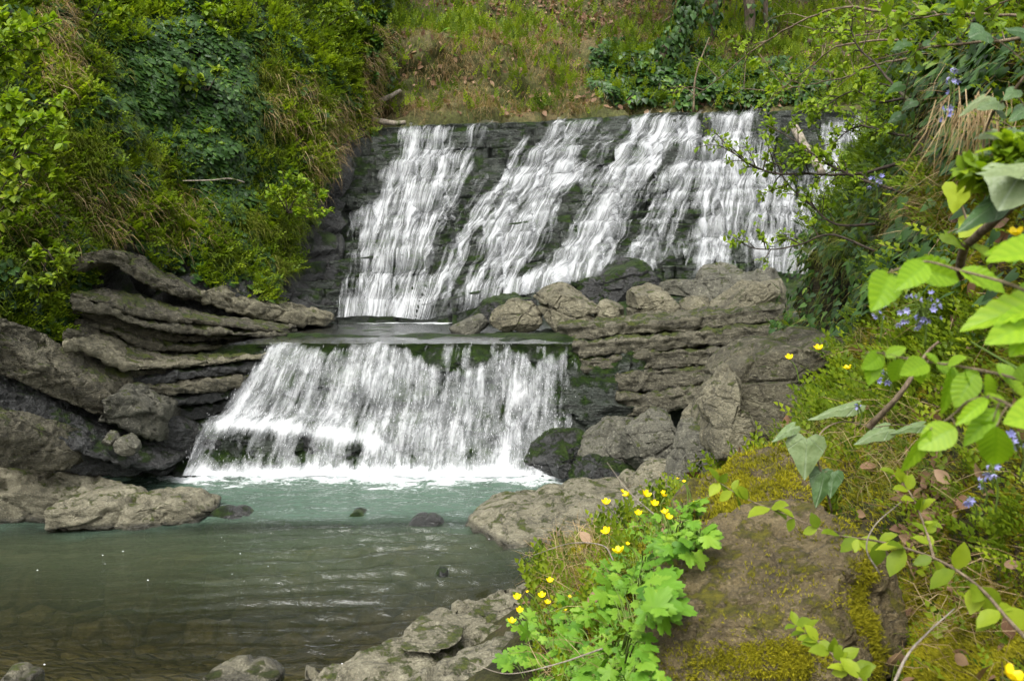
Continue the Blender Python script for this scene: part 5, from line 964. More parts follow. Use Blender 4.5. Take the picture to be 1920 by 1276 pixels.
Scatter().add(T_SPRIG2, P, nrm(N * .7 + [-.2, -.1, .3] + .6 * rv(rg, n)), nrm([0, -.3, 1] + .6 * rv(rg, n)), s_ * .8, np.clip(rg.normal(.3, .25, n), 0, 1)).put('ground_cover', 'herb', kind='stuff', label='small green leaves round the dark recess')
P, N = sample(RC, RCn, 7000, lambda px, py, p: (.15 + ell(px, py, (1570, 420, 80, 80, 1), (1700, 430, 70, 70, 1), (1510, 480, 30, 40, .5), (1640, 220, 70, 60, .8))) * (.2 + .8 * sstep(-.1, .2, fbm(p * 1.5, 3, 821))), rg); n = len(P); L = rg.uniform(.15, .4, n)
Scatter().add(T_BLADE, P + N * .05, nrm(N * .7 + [0, -.1, -.4] + .5 * rv(rg, n)), nrm([0, -.2, 1] + .4 * rv(rg, n)), np.stack([L * .4, L, L * 1.5], -1), np.clip(rg.normal(.6, .3, n), 0, 1)).put('grass', 'grass', kind='stuff', label='grass hanging round the dark recess')
def nearm(px, py): return 1.0 * (px > 1000) * (py < 1320) * (1 - ell(px, py, (1742, 235, 45, 95, 1), (1575, 565, 70, 70, 1)))
def invd(p): return 1 / np.maximum(np.linalg.norm(p - CAM, axis=-1), .8) ** 1.6           # small things: as many per picture area near and far
# moss tufts on earth and boulders
F1 = 'huge moss-streaked boulder on the flowery bank'; F2 = 'mossy boulder beside the pale ivy leaves'; F3 = 'flat brown stone strewn with dead leaves'
def moss_on(V, N, n, dens, rg, sz):
    d = np.clip(dens, 0, None) + 1e-9; k = rg.choice(len(V), n, p=d / d.sum()); P = V[k] + rg.normal(0, .008, (n, 3)); return P, N[k]
sc = Scatter()
P, N = sample(RB, RBn, 110000, lambda px, py, p: nearm(px, py) * invd(p) * (.2 + .6 * sstep(-.1, .2, fbm(p * 3, 3, 831)) + 1.2 * ell(px, py, (1790, 1190, 150, 120, 1), (1800, 330, 70, 120, .8))), rg); n = len(P)
sc.add(T_TUFT, P + .004 * N, nrm(N + .4 * rv(rg, n)), rv(rg, n), (rg.uniform(.5, 1.3, n) * .0052 * np.linalg.norm(P - CAM, axis=1)), np.clip(.45 + .6 * fbm(P * 4, 3, 832) + rg.normal(0, .15, n), 0, 1))
for lb, m in ((F1, 8000), (F2, 12000), (F3, 2500)):
    V, F = ROCKV[lb]; Nn = vnormals(V, F); Nn = Nn * np.sign(((V - V.mean(0)) * Nn).sum(-1, keepdims=True)); px, py = PX(V)
    d = sstep(.02, .22, fbm(V * np.array([2.4, 2.4, 2.0]), 4, 841) + .10 * Nn[:, 2] - .02) * (Nn[:, 1] < .6)
    if lb == F1: d = d * (.03 + .97 * np.maximum(ell(px, py, (1665, 1150, 70, 160, 1), (1480, 1235, 180, 30, .8), (1580, 1005, 90, 30, .6), (1300, 1250, 90, 40, .5)), .15 * ell(px, py, (1270, 1120, 20, 120, 1))))
    else: d = d + .3 * (Nn[:, 1] < .5)
    P, N = moss_on(V, Nn, m, d, rg, 0); n = len(P)
    sc.add(T_TUFT, P, nrm(N + .4 * rv(rg, n)), rv(rg, n), rg.uniform(.5, 1.3, n) * .0046 * np.linalg.norm(P - CAM, axis=1), np.clip(.5 + .6 * fbm(P * 4, 3, 842) + rg.normal(0, .15, n), 0, 1))
sc.put('moss', 'moss', kind='stuff', label='yellow-green moss on the near bank and its boulders')
def n_ng(px, py, p): return nearm(px, py) * invd(p) * (.12 + ell(px, py, (1600, 830, 140, 90, 1), (1700, 900, 120, 100, .8), (1850, 780, 100, 120, .8), (1230, 1150, 60, 130, .6), (1100, 1060, 60, 60, .8), (1760, 340, 90, 90, .9), (1700, 420, 80, 70, .8), (1640, 660, 50, 30, .5))) * (.2 + .8 * sstep(-.1, .2, fbm(p * 2.5, 3, 851)))
P, N = sample(RB, RBn, 5200, n_ng, rg); n = len(P); L = rg.uniform(.5, 1.6, n) * .028 * np.linalg.norm(P - CAM, axis=1) ** .8
Scatter().add(T_BLADE, P, nrm(N * .7 + [-.1, -.1, .45] + .5 * rv(rg, n)), nrm([0, -.3, .6] + .7 * rv(rg, n)), np.stack([L * .5, L, L * 1.8], -1), np.clip(rg.normal(.6, .25, n), 0, 1)).put('grass', 'grass', kind='stuff', label='grass blades on the near bank')
def n_nd(px, py, p): return nearm(px, py) * invd(p) * (.06 + ell(px, py, (1800, 230, 50, 100, 1), (1740, 400, 60, 60, .8), (1690, 830, 120, 80, .6), (1800, 1130, 120, 110, .6), (1090, 1080, 60, 80, .9), (1290, 1240, 60, 60, .8), (1120, 1260, 120, 40, .5)))
P, N = sample(RB, RBn, 2200, n_nd, rg); n = len(P); L = rg.uniform(.6, 2.2, n) * .035 * np.linalg.norm(P - CAM, axis=1) ** .8
Scatter().add(T_BLADE, P, nrm(N * .6 + [-.2, -.1, .05] + .7 * rv(rg, n)), nrm([0, -.3, .6] + .7 * rv(rg, n)), np.stack([L * .3, L, L * 2.4], -1), rg.random(n)).put('dry_grass', 'straw', kind='stuff', label='dry straw and thin dead stems on the near bank')
def n_nh(px, py, p): return nearm(px, py) * invd(p) * (.10 + ell(px, py, (1890, 990, 60, 60, .45), (1730, 720, 90, 60, .8), (1800, 620, 100, 60, .9), (1600, 760, 80, 60, .7), (1680, 330, 80, 60, .9), (1820, 50, 110, 70, .6), (1900, 300, 60, 80, .7), (1620, 230, 60, 80, .9))) * (.2 + .8 * sstep(-.1, .2, fbm(p * 2.2, 3, 861)))
P, N = sample(RB, RBn, 4200, n_nh, rg); n = len(P); s_ = rg.uniform(.5, 1.5, n) * .026 * np.linalg.norm(P - CAM, axis=1) ** .9
Scatter().add(T_SPRIG, P, nrm(N * .7 + [-.1, -.1, .5] + .5 * rv(rg, n)), nrm([0, -.5, 1] + .5 * rv(rg, n)), s_, np.clip(rg.normal(.55, .2, n), 0, 1)).put('ground_cover', 'herb', kind='stuff', label='small green herbs on the near bank')
def n_nl(px, py, p): return nearm(px, py) * invd(p) * (.05 + ell(px, py, (1760, 940, 50, 40, 1.6), (1740, 990, 40, 30, 1), (1340, 1020, 60, 18, 1.6), (1290, 1030, 40, 20, 1.2), (1660, 200, 60, 60, .5)))
P, N = sample(RB, RBn, 900, n_nl, rg); n = len(P); V, F = ROCKV[F3]; k = rg.choice(len(V), 160); px, py = PX(V[k]); k = k[(py < 1050)]
P = np.concatenate([P, V[k]]); N = np.concatenate([N, np.tile([0, 0, 1.], (len(k), 1))]); n = len(P); s_ = rg.uniform(.6, 1.5, n) * .016 * np.linalg.norm(P - CAM, axis=1)
Scatter().add(T_LEAF, P + N * .02, nrm(rv(rg, n)), nrm(N + .6 * rv(rg, n)), s_, rg.random(n)).put('fallen_leaves', 'deadleaf', kind='stuff', label='curled brown fallen leaves on the near bank')
def n_ni(px, py, p): return nearm(px, py) * invd(p) * (.05 * (py < 600) + ell(px, py, (1700, 130, 90, 130, 1), (1830, 110, 110, 120, .8), (1660, 260, 80, 70, .8), (1620, 500, 90, 90, .8), (1850, 230, 90, 90, .7), (1720, 470, 70, 60, .6)))
P, N = sample(RB, RBn, 1500, n_ni, rg); n = len(P); s_ = rg.uniform(.6, 1.4, n) * .0145 * np.linalg.norm(P - CAM, axis=1); P = P + N * .15 * rg.random((n, 1))
Scatter().add(T_IVY, P, nrm([-.2, 0, -1] + .5 * N + .5 * rv(rg, n)), nrm(N + [0, -.2, .5] + .5 * rv(rg, n)), s_, rg.beta(1.6, 2.0, n)).put('ivy', 'ivy', kind='stuff', label='ivy on the shaded upper part of the near bank')

# ------------------------------------------------------------------ overhanging branches
OG = 'thin leafy branches overhanging the falls'
def wpts(l, Y=None): return [W(p[0], p[1], p[2] if len(p) > 2 else Y) for p in l]
def bough(label, path, seed, mat, size, nleaf, r0, bark='darktwig', twigs=8, spread=.25, group=OG, tpl=T_LEAF, leaf_from=.2):
    P = spline(wpts(path), 30); rg = np.random.default_rng(seed); L = np.linalg.norm(np.diff(P, axis=0), axis=1).sum()
    P = P + .006 * L * np.cumsum(rg.normal(0, .4, (30, 3)), 0) * np.sin(np.linspace(0, math.pi, 30))[:, None]
    th = thing('branch', label, 'branch', tuple(P[0]), group); st = [tube(P, np.linspace(r0, r0 * .3, 30), 6)]; sc = Scatter()
    for i in range(twigs):
        k = rg.integers(6, 29); d = nrm(P[min(k + 1, 29)] - P[k - 1]); e = P[k] + nrm(d * .8 + rv(rg, 1)[0] * .8 + [0, 0, .05]) * L * spread * rg.uniform(.4, 1.1)
        a, b = leafy(P[k], [e], seed * 31 + i, mat, size, nleaf, r0 * .42, tpl=tpl, sub=3, spread=.45); st += a; sc.V += b.V; sc.F += [f + sc.n for f in b.F]; sc.A += b.A; sc.n += b.n
    V, F = join(st); put('twig', V, F, M[bark], parent=th)
    if nleaf: sc.put('foliage', mat, parent=th)
    return th
bough('dark twiggy branch with small leaves reaching out over the gauzy stream', [(1700, 300, 8.2), (1620, 325, 8.6), (1540, 325, 8.8), (1450, 322, 9), (1400, 305, 9.1), (1360, 272, 9.2)], 901, 'fresh', .055, 6, .018, twigs=16, spread=.2)
bough('drooping leafy branch before the last white stream', [(1690, 360, 8.0), (1600, 330, 8.4), (1545, 300, 8.6), (1490, 262, 8.8), (1440, 236, 9)], 902, 'fresh', .055, 8, .016, twigs=18, spread=.2)
bough('lowest overhanging branch, its tip near the foot of the brightest stream', [(1640, 470, 8.4), (1560, 440, 8.6), (1490, 462, 8.8), (1420, 468, 8.9), (1375, 445, 9)], 903, 'fresh', .055, 6, .013, twigs=11, spread=.2)
bough('branch with a vertical spray of leaves between the last two streams', [(1640, 420, 8.6), (1570, 420, 8.8), (1520, 380, 9), (1470, 330, 9.1), (1440, 250, 9.2)], 904, 'fresh', .055, 7, .014, twigs=15, spread=.18)
bough('leafy branch curtain in front of the hillside corner', [(1720, 180, 8.5), (1650, 190, 9), (1600, 170, 9.4), (1560, 190, 9.6), (1530, 215, 9.7)], 905, 'fresh', .062, 9, .015, twigs=15, spread=.26)
bough('leafy branch low over the end of the crest', [(1740, 260, 8.2), (1670, 250, 8.6), (1610, 235, 9), (1570, 260, 9.2), (1550, 300, 9.3)], 906, 'fresh', .055, 7, .014, twigs=18, spread=.25)
bough('long bare arching branch against the hillside', [(1760, 30, 8), (1660, 18, 8.6), (1590, 8, 9), (1530, 28, 9.4), (1440, 75, 10), (1370, 130, 10.4), (1290, 190, 10.8)], 907, 'fresh', .06, 3, .015, 'twig', 9, .16)
bough('second bare arching branch below the long one', [(1720, 75, 8.2), (1620, 75, 8.8), (1560, 80, 9.2), (1500, 130, 9.8), (1430, 200, 10.3)], 908, 'fresh', .06, 3, .012, 'twig', 9, .18)
bough('dark kinked twig at the edge of the shaded bank', [(1720, 200, 6.5), (1680, 165, 6.8), (1640, 120, 7), (1610, 90, 7.2), (1590, 40, 7.3)], 909, 'fresh', .055, 4, .014, 'darktwig', 7, .25)
bough('branch of fine leaves across the hillside by the fallen logs', [(1700, 110, 9), (1620, 130, 10), (1540, 150, 11), (1450, 170, 11.6), (1380, 165, 12)], 910, 'fresh', .08, 9, .013, 'twig', 14, .22)
bough('upper branch of pale young leaves before the fallen logs', [(1720, 20, 9), (1640, 60, 10), (1560, 60, 11), (1470, 40, 11.6)], 911, 'fresh', .085, 8, .013, 'twig', 12, .22)
NGp = 'reddish stems with fresh leaves at the upper corner'
bough('straight reddish branch with fresh leaves, running below the corner', [(1990, 58, 3.2), (1900, 73, 3.3), (1800, 84, 3.45), (1720, 94, 3.6), (1640, 112, 3.8)], 921, 'fresh', .042, 5, .007, 'twig', 8, .16, NGp)
bough('upper fresh green branch near the top corner', [(1990, 30, 3), (1880, 30, 3.2), (1780, 25, 3.4), (1700, 40, 3.6), (1660, 45, 3.7)], 922, 'fresh', .05, 5, .006, 'twig', 7, .2, NGp)
bough('fresh green sprig with pointed leaves hanging at the corner edge', [(1990, -30, 2.8), (1900, 5, 3), (1840, 30, 3.1), (1800, 75, 3.2)], 923, 'fresh', .05, 5, .005, 'twig', 5, .22, NGp)
bough('star-shaped fresh leaf sprays above the silver ivy leaf', [(1960, 330, 1.55), (1915, 300, 1.6), (1880, 285, 1.62), (1850, 330, 1.6)], 924, 'fresh', .035, 12, .004, 'stem', 8, .3, NGp)
log('brown_root', 'crooked brown stem climbing the mossy bank', 'stem', [(1800, 520, 2.6), (1806, 470, 2.3), (1830, 445, 2.1), (1870, 410, 1.9), (1930, 360, 1.75)], .012, .009, 'twig', 8, .006)
# hanging straw tuft
rg = np.random.default_rng(33); b = W(1822, 195, 2.35); n = 90; th = thing('grass_tuft', 'dead straw tuft hanging from the mossy bank beside the bluebells', 'grass tuft', tuple(b)); L = rg.uniform(.06, .27, n)
Pb = b + rg.normal(0, 1, (n, 3)) * [.045, .03, .025]
Scatter().add(T_BLADE, Pb, nrm(np.array([-.25, -.15, -1]) + .32 * rv(rg, n)), nrm([-.3, -1, .2] + .4 * rv(rg, n)), np.stack([L * .18, L, L * 1.2], -1), rg.random(n)).put('blades', 'straw', parent=th)

# ------------------------------------------------------------------ young beech twigs close to the camera: every leaf a part
def beech_tpl():
    nu, nv = 13, 23; y = np.linspace(0, 1, nv)[:, None]; x = np.linspace(-1, 1, nu)[None]
    wd = .36 * np.sin(np.pi * y ** .82) ** .8 + .004; rip = .035 * np.sin((y * 7.5 - np.abs(x) * 1.3) * 2 * np.pi) * np.sin(np.pi * np.clip(y, 0, 1)) * (np.abs(x) ** .6)
    edge = 1 + .03 * np.sin(y * 60) * (np.abs(x) > .95)
    V = np.stack(np.broadcast_arrays(wd * x * edge, y + 0 * x, .13 * np.abs(x) * wd * 2 + rip - .22 * (y - .35) ** 2), -1); return V.reshape(-1, 3), gfaces(nv, nu)
T_BEECH = beech_tpl(); _bx, _by = np.broadcast_arrays(np.linspace(-1, 1, 13)[None], np.linspace(0, 1, 23)[:, None]); STRIPE = np.sin((_by * 7.5 - np.abs(_bx) * 1.3) * 2 * np.pi).ravel() * (np.abs(_bx.ravel()) > .12) - .9 * (np.abs(_bx.ravel()) < .1)
def oriented(tpl, base, tip, face, width=1.0, bend=1.0):
    d = tip - base; L = np.linalg.norm(d); t = d / L; n = face - (face @ t) * t; n /= np.linalg.norm(n); x = np.cross(t, n); v = tpl[0] * [width, 1, bend] * L
    return base + v[:, :1] * x + v[:, 1:2] * t + v[:, 2:] * n, tpl[1]
BG = 'young beech twigs with bright fresh leaves'
def beech(label, path, leaves, seed):
    P = spline(wpts(path), 30); th = thing('beech_twig', label, 'twig', tuple(P[0]), BG); rg = np.random.default_rng(seed); st = [tube(P, np.linspace(.0028, .0013, 30), 7)]; ppx, ppy = PX(P)
    for bx, by, tx, ty, wd, up in leaves:
        k = np.hypot(ppx - bx, ppy - by).argmin(); Y = P[k, 1]; b = W(bx, by, Y + .01 * rg.normal()); e = W(tx, ty, Y + rg.uniform(-.05, .03))
        L = np.linalg.norm(e - b); face = np.array([rg.uniform(-.3, .3), -.75, up]) + .15 * rg.normal(0, 1, 3)
        pxl = math.hypot(tx - bx, ty - by); V, F = oriented(T_BEECH, b, e, face, wd / pxl / .72 * 1.12, rg.uniform(.6, 1.2)); put('leaf', V, F, M['beech'], parent=th, attrs=dict(var=.3 + .4 * rg.random() + .17 * STRIPE))
        if np.linalg.norm(b - P[k]) > .006: st.append(tube(spline([P[k], (b + P[k]) / 2 + [0, 0, .004], b], 5), .0011, 5))
    V, F = join(st); put('stem', V, F, M['twig'], parent=th)
beech('upper beech twig that arches over the bluebells', [(1985, 575, 1.25), (1900, 535, 1.3), (1850, 520, 1.33), (1800, 507, 1.36), (1735, 490, 1.4), (1690, 502, 1.42), (1664, 512, 1.44)],
      [(1670, 510, 1638, 578, 38, .5), (1738, 493, 1682, 540, 36, .6), (1700, 500, 1805, 524, 48, .4), (1800, 506, 1888, 545, 44, .8), (1990, 468, 1856, 480, 46, .7), (1985, 560, 1800, 612, 62, .8), (1975, 585, 1850, 640, 56, .7), (1965, 600, 1895, 664, 46, .5), (1985, 455, 1850, 470, 30, .5), (1910, 540, 1990, 565, 40, .9)], 1001)
beech('middle beech twig with many small folded leaves', [(1985, 735, 1.35), (1900, 708, 1.4), (1840, 694, 1.44), (1780, 684, 1.47), (1700, 672, 1.5), (1640, 660, 1.53), (1622, 662, 1.54)],
      [(1640, 662, 1630, 722, 30, .4), (1655, 664, 1618, 690, 24, .7), (1690, 672, 1672, 716, 28, .5), (1700, 674, 1750, 708, 34, .7), (1740, 680, 1690, 700, 28, .8), (1755, 684, 1800, 702, 28, .8), (1785, 688, 1768, 778, 26, .3), (1810, 692, 1836, 738, 36, .5), (1830, 696, 1790, 762, 44, .7), (1850, 700, 1856, 760, 30, .5), (1880, 705, 1930, 745, 36, .7), (1760, 682, 1735, 660, 22, .9), (1660, 668, 1700, 650, 22, .9), (1720, 676, 1728, 720, 24, .5), (1900, 712, 1870, 680, 28, .8), (1775, 684, 1812, 668, 24, .9), (1960, 725, 1905, 700, 34, .7)], 1002)
beech('lowest beech twig with broad hanging leaves', [(1985, 800, 1.2), (1920, 775, 1.24), (1880, 752, 1.28), (1850, 745, 1.3), (1815, 752, 1.33), (1790, 775, 1.36), (1750, 805, 1.38)],
      [(1852, 746, 1793, 795, 22, .3), (1872, 765, 1806, 835, 34, .5), (1792, 800, 1722, 840, 52, .8), (1745, 805, 1690, 888, 24, .2), (1868, 800, 1866, 878, 38, .4), (1985, 765, 1886, 790, 52, .7), (1885, 760, 1850, 735, 26, .8), (1862, 790, 1832, 835, 32, .6), (1930, 790, 1960, 850, 40, .4), (1800, 775, 1835, 800, 30, .7)], 1003)
# ------------------------------------------------------------------ climbing ivy with large pale leaves: every leaf a part
def big_ivy(label, path, leaves, seed, group='ivy shoots with large leaves', mat='pale_ivy'):
    P = spline(wpts(path), 24); th = thing('ivy_shoot', label, 'ivy', tuple(P[0]), group); rg = np.random.default_rng(seed); st = [tube(P, np.linspace(.004, .002, 24), 6)]; ppx, ppy = PX(P)
    o = np.array(_o); rings = [np.c_[0 * o[:1], [[.3]], [[.05]]]]
    for bx, by, tx, ty, wd, up, vv in leaves:
        k = np.hypot(ppx - bx, ppy - by).argmin(); Y = P[k, 1]; b = W(bx, by, Y); e = W(tx, ty, Y - .02); pxl = math.hypot(tx - bx, ty - by)
        V, F = oriented(T_IVYB, b, e, np.array([rg.uniform(-.3, .3), -.7, up]), wd / pxl * 1.05, 1.2); put('leaf', V, F, M[mat], parent=th, uv=T_IVYB[0][:, :2], attrs=dict(var=np.full(len(V), vv)))
        st.append(tube(spline([P[k], (b + P[k]) / 2 + [0, 0, .006], b], 5), .0014, 5))
    V, F = join(st); put('stem', V, F, M['twig'], parent=th)
big_ivy('ivy shoot with a pale heart-shaped leaf over the mossy boulder', [(1560, 960, 3.0), (1545, 900, 2.95), (1530, 850, 2.9), (1540, 810, 2.95), (1580, 790, 3.0), (1640, 800, 3.0)],
        [(1512, 822, 1508, 900, 72, .4, .8), (1545, 885, 1528, 952, 52, .2, .35), (1562, 885, 1556, 935, 40, .2, .3), (1606, 762, 1512, 790, 30, .8, .8), (1490, 800, 1446, 830, 24, .6, .7), (1665, 805, 1600, 835, 34, .7, .75), (1730, 798, 1668, 814, 22, .7, .7)], 1011)
big_ivy('ivy shoot with a very large silver-veined leaf at the picture edge', [(1960, 300, 1.5), (1930, 330, 1.52), (1900, 335, 1.55), (1860, 350, 1.6)],
        [(1910, 330, 1870, 398, 110, .5, .85), (1930, 318, 1826, 330, 46, .9, .95), (1870, 385, 1790, 440, 44, .5, .2)], 1012)
big_ivy('ivy shoot with round yellow-green leaves on the mossy bank', [(1830, 470, 2.2), (1815, 420, 2.2), (1800, 370, 2.2), (1810, 350, 2.2)],
        [(1795, 352, 1785, 402, 52, .5, 1.0), (1830, 415, 1798, 448, 50, .6, 1.0), (1770, 440, 1810, 470, 34, .6, .4), (1850, 470, 1800, 455, 30, .8, .5)], 1013, mat='herb')
big_ivy('ivy trail with grey-green leaves beside the straw tuft', [(1940, 120, 2.1), (1900, 170, 2.15), (1870, 200, 2.2), (1850, 240, 2.25), (1840, 290, 2.25)],
        [(1868, 192, 1830, 208, 34, .7, .7), (1905, 170, 1880, 190, 22, .6, .5), (1880, 215, 1846, 195, 20, .6, .5), (1868, 250, 1825, 262, 24, .8, .9), (1845, 185, 1795, 222, 20, .9, 1.0), (1905, 245, 1875, 262, 24, .7, .6), (1875, 275, 1812, 300, 16, .9, .9), (1830, 300, 1866, 280, 26, .5, .2), (1925, 205, 1890, 230, 30, .6, .3), (1845, 60, 1815, 72, 40, .4, .15), (1935, 70, 1880, 55, 34, .4, .1)], 1014)
big_ivy('ivy trail on the dark face above the bluebell', [(1760, 60, 4.2), (1720, 110, 4.3), (1700, 160, 4.4), (1690, 240, 4.6)], [(1700, 80, 1672, 96, 26, .6, .4), (1720, 120, 1692, 138, 24, .6, .3), (1690, 160, 1660, 176, 22, .6, .5), (1712, 190, 1690, 210, 22, .6, .3), (1690, 215, 1664, 232, 24, .6, .2), (1745, 80, 1726, 100, 22, .6, .2)], 1015, mat='ivy')

# ------------------------------------------------------------------ lobed green plants, buttercups, bluebells
PG = 'lobed-leaved green plants on the near bank'
def lobed_plant(label, cx, cy, rx, ry, n, size, seed, h=.12):
    rg = np.random.default_rng(seed); b = ground_at(cx, min(cy + ry * .6, 1290)); th = thing('leafy_plant', label, 'plant', tuple(b), PG); sc, st = Scatter(), []
    for i in range(n):
        a, r_ = rg.uniform(0, 6.28), math.sqrt(rg.random()); x, y = cx + rx * r_ * math.cos(a), cy + ry * r_ * math.sin(a)
        g = ground_at(x, y, 18); Y = max(g[1] - rg.uniform(.05, 1) * h * 2.2, 1.2); e = W(x, y, Y); f = b + (g - b) * .6; f[2] = min(f[2], e[2] - .02)
        s = size * .62 * rg.uniform(.5, 1.3); st.append(tube(spline([f, (f + e) / 2 + [0, 0, .03], e], 6), np.linspace(.004, .0022, 6), 4))
        sc.add(T_LOBED, e[None], nrm(np.array([[math.cos(a) * .6, -.5 + .3 * rg.normal(), -.15 + .3 * rg.normal()]])), nrm(np.array([[.25 * rg.normal(), -.55, 1.]])), np.array([s]), np.clip(rg.normal(.55, .2), 0, 1))
    V, F = join(st); put('stem', V, F, M['stem'], parent=th, attrs=dict(var=np.full(len(V), .5))); sc.put('foliage', 'green_plant', parent=th)
for k, a in enumerate([('lobed green plant at the bottom edge beside the smooth shore rock', 1030, 1235, 75, 50, 73, .16), ('lobed green plant spreading under the five clustered buttercups', 1020, 1165, 60, 34, 48, .13), ('thick lobed plant between the shore rock and the huge boulder', 1130, 1215, 80, 60, 83, .16),
        ('lobed green plant directly below the double buttercup', 1175, 1060, 60, 40, 64, .15), ('tall lobed plant with the largest leaves, beside the huge boulder', 1190, 1120, 45, 50, 54, .19), ('lobed green plant round the topmost cluster of buttercups', 1240, 985, 60, 30, 54, .13),
        ('lobed plant at the top of the brown stone with dead leaves', 1285, 1005, 40, 22, 28, .12), ('lobed green plant reaching the bottom edge next to the huge boulder', 1180, 1260, 50, 30, 41, .13), ('small lobed plant on the edge of the flat grey rock', 1290, 950, 26, 16, 19, .1), ('lobed plant with pale leaves among the dry stems', 1100, 1130, 50, 34, 41, .14)]):
    lobed_plant(*a, 1100 + k)
def flower_proto(name, label, cat, loc, group, petal, mat, h):
    th = thing(name, label, cat, tuple(loc), group); st = tube(spline([[0, 0, -h], [.012, 0, -h * .5], [0, 0, 0]], 8), np.linspace(.003, .002, 8), 5); o = np.array(loc)
    put('stem', st[0] + o, st[1], M['stem'], parent=th, attrs=dict(var=np.full(len(st[0]), .5)))
    return th, o
def cup_petal():
    nu, nv = 7, 7; y = np.linspace(0, 1, nv)[:, None]; x = np.linspace(-1, 1, nu)[None]; wd = .62 * np.sin(np.pi * (.12 + .8 * y ** .8)) ** .7
    return np.stack(np.broadcast_arrays(wd * x * .75, y * .9 + 0 * x, .75 * y ** 1.6 + .18 * x ** 2 * wd), -1).reshape(-1, 3), gfaces(nv, nu)
def petals(c, axis, n, size, tpl, open_=1.0):
    axis = nrm(np.asarray(axis, float)); u = nrm(np.cross(axis, [.3, .9, .1])); v = np.cross(axis, u); out = []
    for i in range(n):
        a = 2 * math.pi * i / n; d = u * math.cos(a) + v * math.sin(a); x = np.cross(d, axis); t = tpl[0] * size; out.append((c + t[:, :1] * x + t[:, 1:2] * d * open_ + t[:, 2:] * axis, tpl[1]))
    return join(out)
b0 = np.array([0, 0, -50.]); TPC = cup_petal()
def buttercup(px, py, stem_to, size_px, label, seed, Y=None):
    rg = np.random.default_rng(seed)
    g = ground_at(*stem_to) if stem_to else ground_at(px + 14, py + 40)
    Y = Y or g[1]; e = W(px, py, Y); th = thing('buttercup', label, 'buttercup', tuple(e), 'yellow buttercups on the near bank'); s = size_px * Y / F_PX * .43
    q_ = spline([g - [0, 0, .02], (g + e) / 2 + [rg.normal(0, .015), 0, .03], e - [0, 0, s * .2]], 10); V, F = tube(q_, np.linspace(.0016, .0011, 10) * Y ** .7, 5); put('stem', V, F, M['stem'], parent=th, attrs=dict(var=np.full(len(V), .5)))
    ax = np.array([rg.normal(0, .3), -.35 + rg.normal(0, .25), 1]); V, F = petals(e, ax, 5, s * 1.05, TPC); put('blossom', V, F, M['yellow'], parent=th, attrs=dict(var=rg.random(len(V)) * .4 + .3))
for k, (x, y, st, sz, lb) in enumerate([
    (1480, 672, (1508, 720), 19, 'buttercup on a slanting stem before the dark block, lower of its pair'), (1535, 655, (1562, 705), 22, 'highest buttercup before the dark block, on a long straight stem'), (1590, 692, (1592, 740), 20, 'buttercup on a short stem at the edge of the dark block'),
    (1594, 732, (1596, 770), 9, 'tiny half-hidden buttercup below the short-stemmed one'), (1270, 898, (1285, 930), 9, 'small distant buttercup in front of the lichen-spotted block'), (1282, 903, (1290, 940), 9, 'small buttercup beside its distant twin at the lichen-spotted block'),
    (1136, 944, (1170, 1000), 22, 'buttercup standing alone over the cracked slab rock'), (1167, 923, (1190, 985), 14, 'small buttercup behind the pair at the top of the slab'), (1177, 929, (1200, 985), 20, 'buttercup in the pair at the top of the slab, crossed by a straw'), (1210, 929, (1222, 985), 24, 'wide buttercup in the topmost row on the flat grey rock'),
    (1244, 924, (1250, 980), 12, 'little buttercup peeping over another at the end of the topmost row'), (1246, 931, (1255, 985), 16, 'buttercup at the end of the topmost row'), (1227, 946, (1240, 990), 20, 'buttercup just below the topmost row'), (1247, 962, (1258, 1000), 19, 'upper buttercup of the two stacked above the brown stone'), (1252, 971, (1262, 1010), 20, 'lower buttercup of the two stacked above the brown stone'),
    (1197, 964, (1215, 1010), 19, 'flat buttercup between the stacked pair and the cracked slab'), (1138, 998, (1165, 1050), 24, 'buttercup leaning over the water side of the slab foot'), (1176, 1020, (1190, 1055), 11, 'small buttercup just above the double one'), (1161, 1036, (1185, 1075), 30, 'largest buttercup, a ruffled double one amid lobed leaves'),
    (1300, 943, (1304, 965), 10, 'tiny buttercup on the edge of the mossy boulder'), (1031, 1090, (1045, 1140), 18, 'highest buttercup over the shore rocks'), (970, 1121, (1000, 1165), 20, 'buttercup nearest the water over the split shore rock'), (1016, 1118, (1035, 1160), 20, 'buttercup in the middle of the shore cluster'), (1026, 1131, (1040, 1165), 17, 'buttercup just under the middle of the shore cluster'),
    (1068, 1119, (1075, 1155), 10, 'small buttercup off to the bank side of the shore cluster'), (989, 1109, (1010, 1150), 7, 'tiny buttercup bud above the shore cluster'), (974, 1145, (1000, 1180), 18, 'second lowest buttercup at the smooth shore rock'), (959, 1167, (990, 1200), 22, 'lowest buttercup of the shore, over the smooth rock'), (1061, 1144, (1070, 1170), 8, 'buttercup bud deep in the lobed leaves by the shore')]):
    buttercup(x, y, st, sz, lb, 1200 + k)
buttercup(1905, 441, (1930, 520), 36, 'buttercup above the beech leaves at the picture edge', 1240, 1.6)
buttercup(1893, 1270, (1900, 1330), 54, 'very large yellow buttercup in the bottom corner', 1241, 1.25)
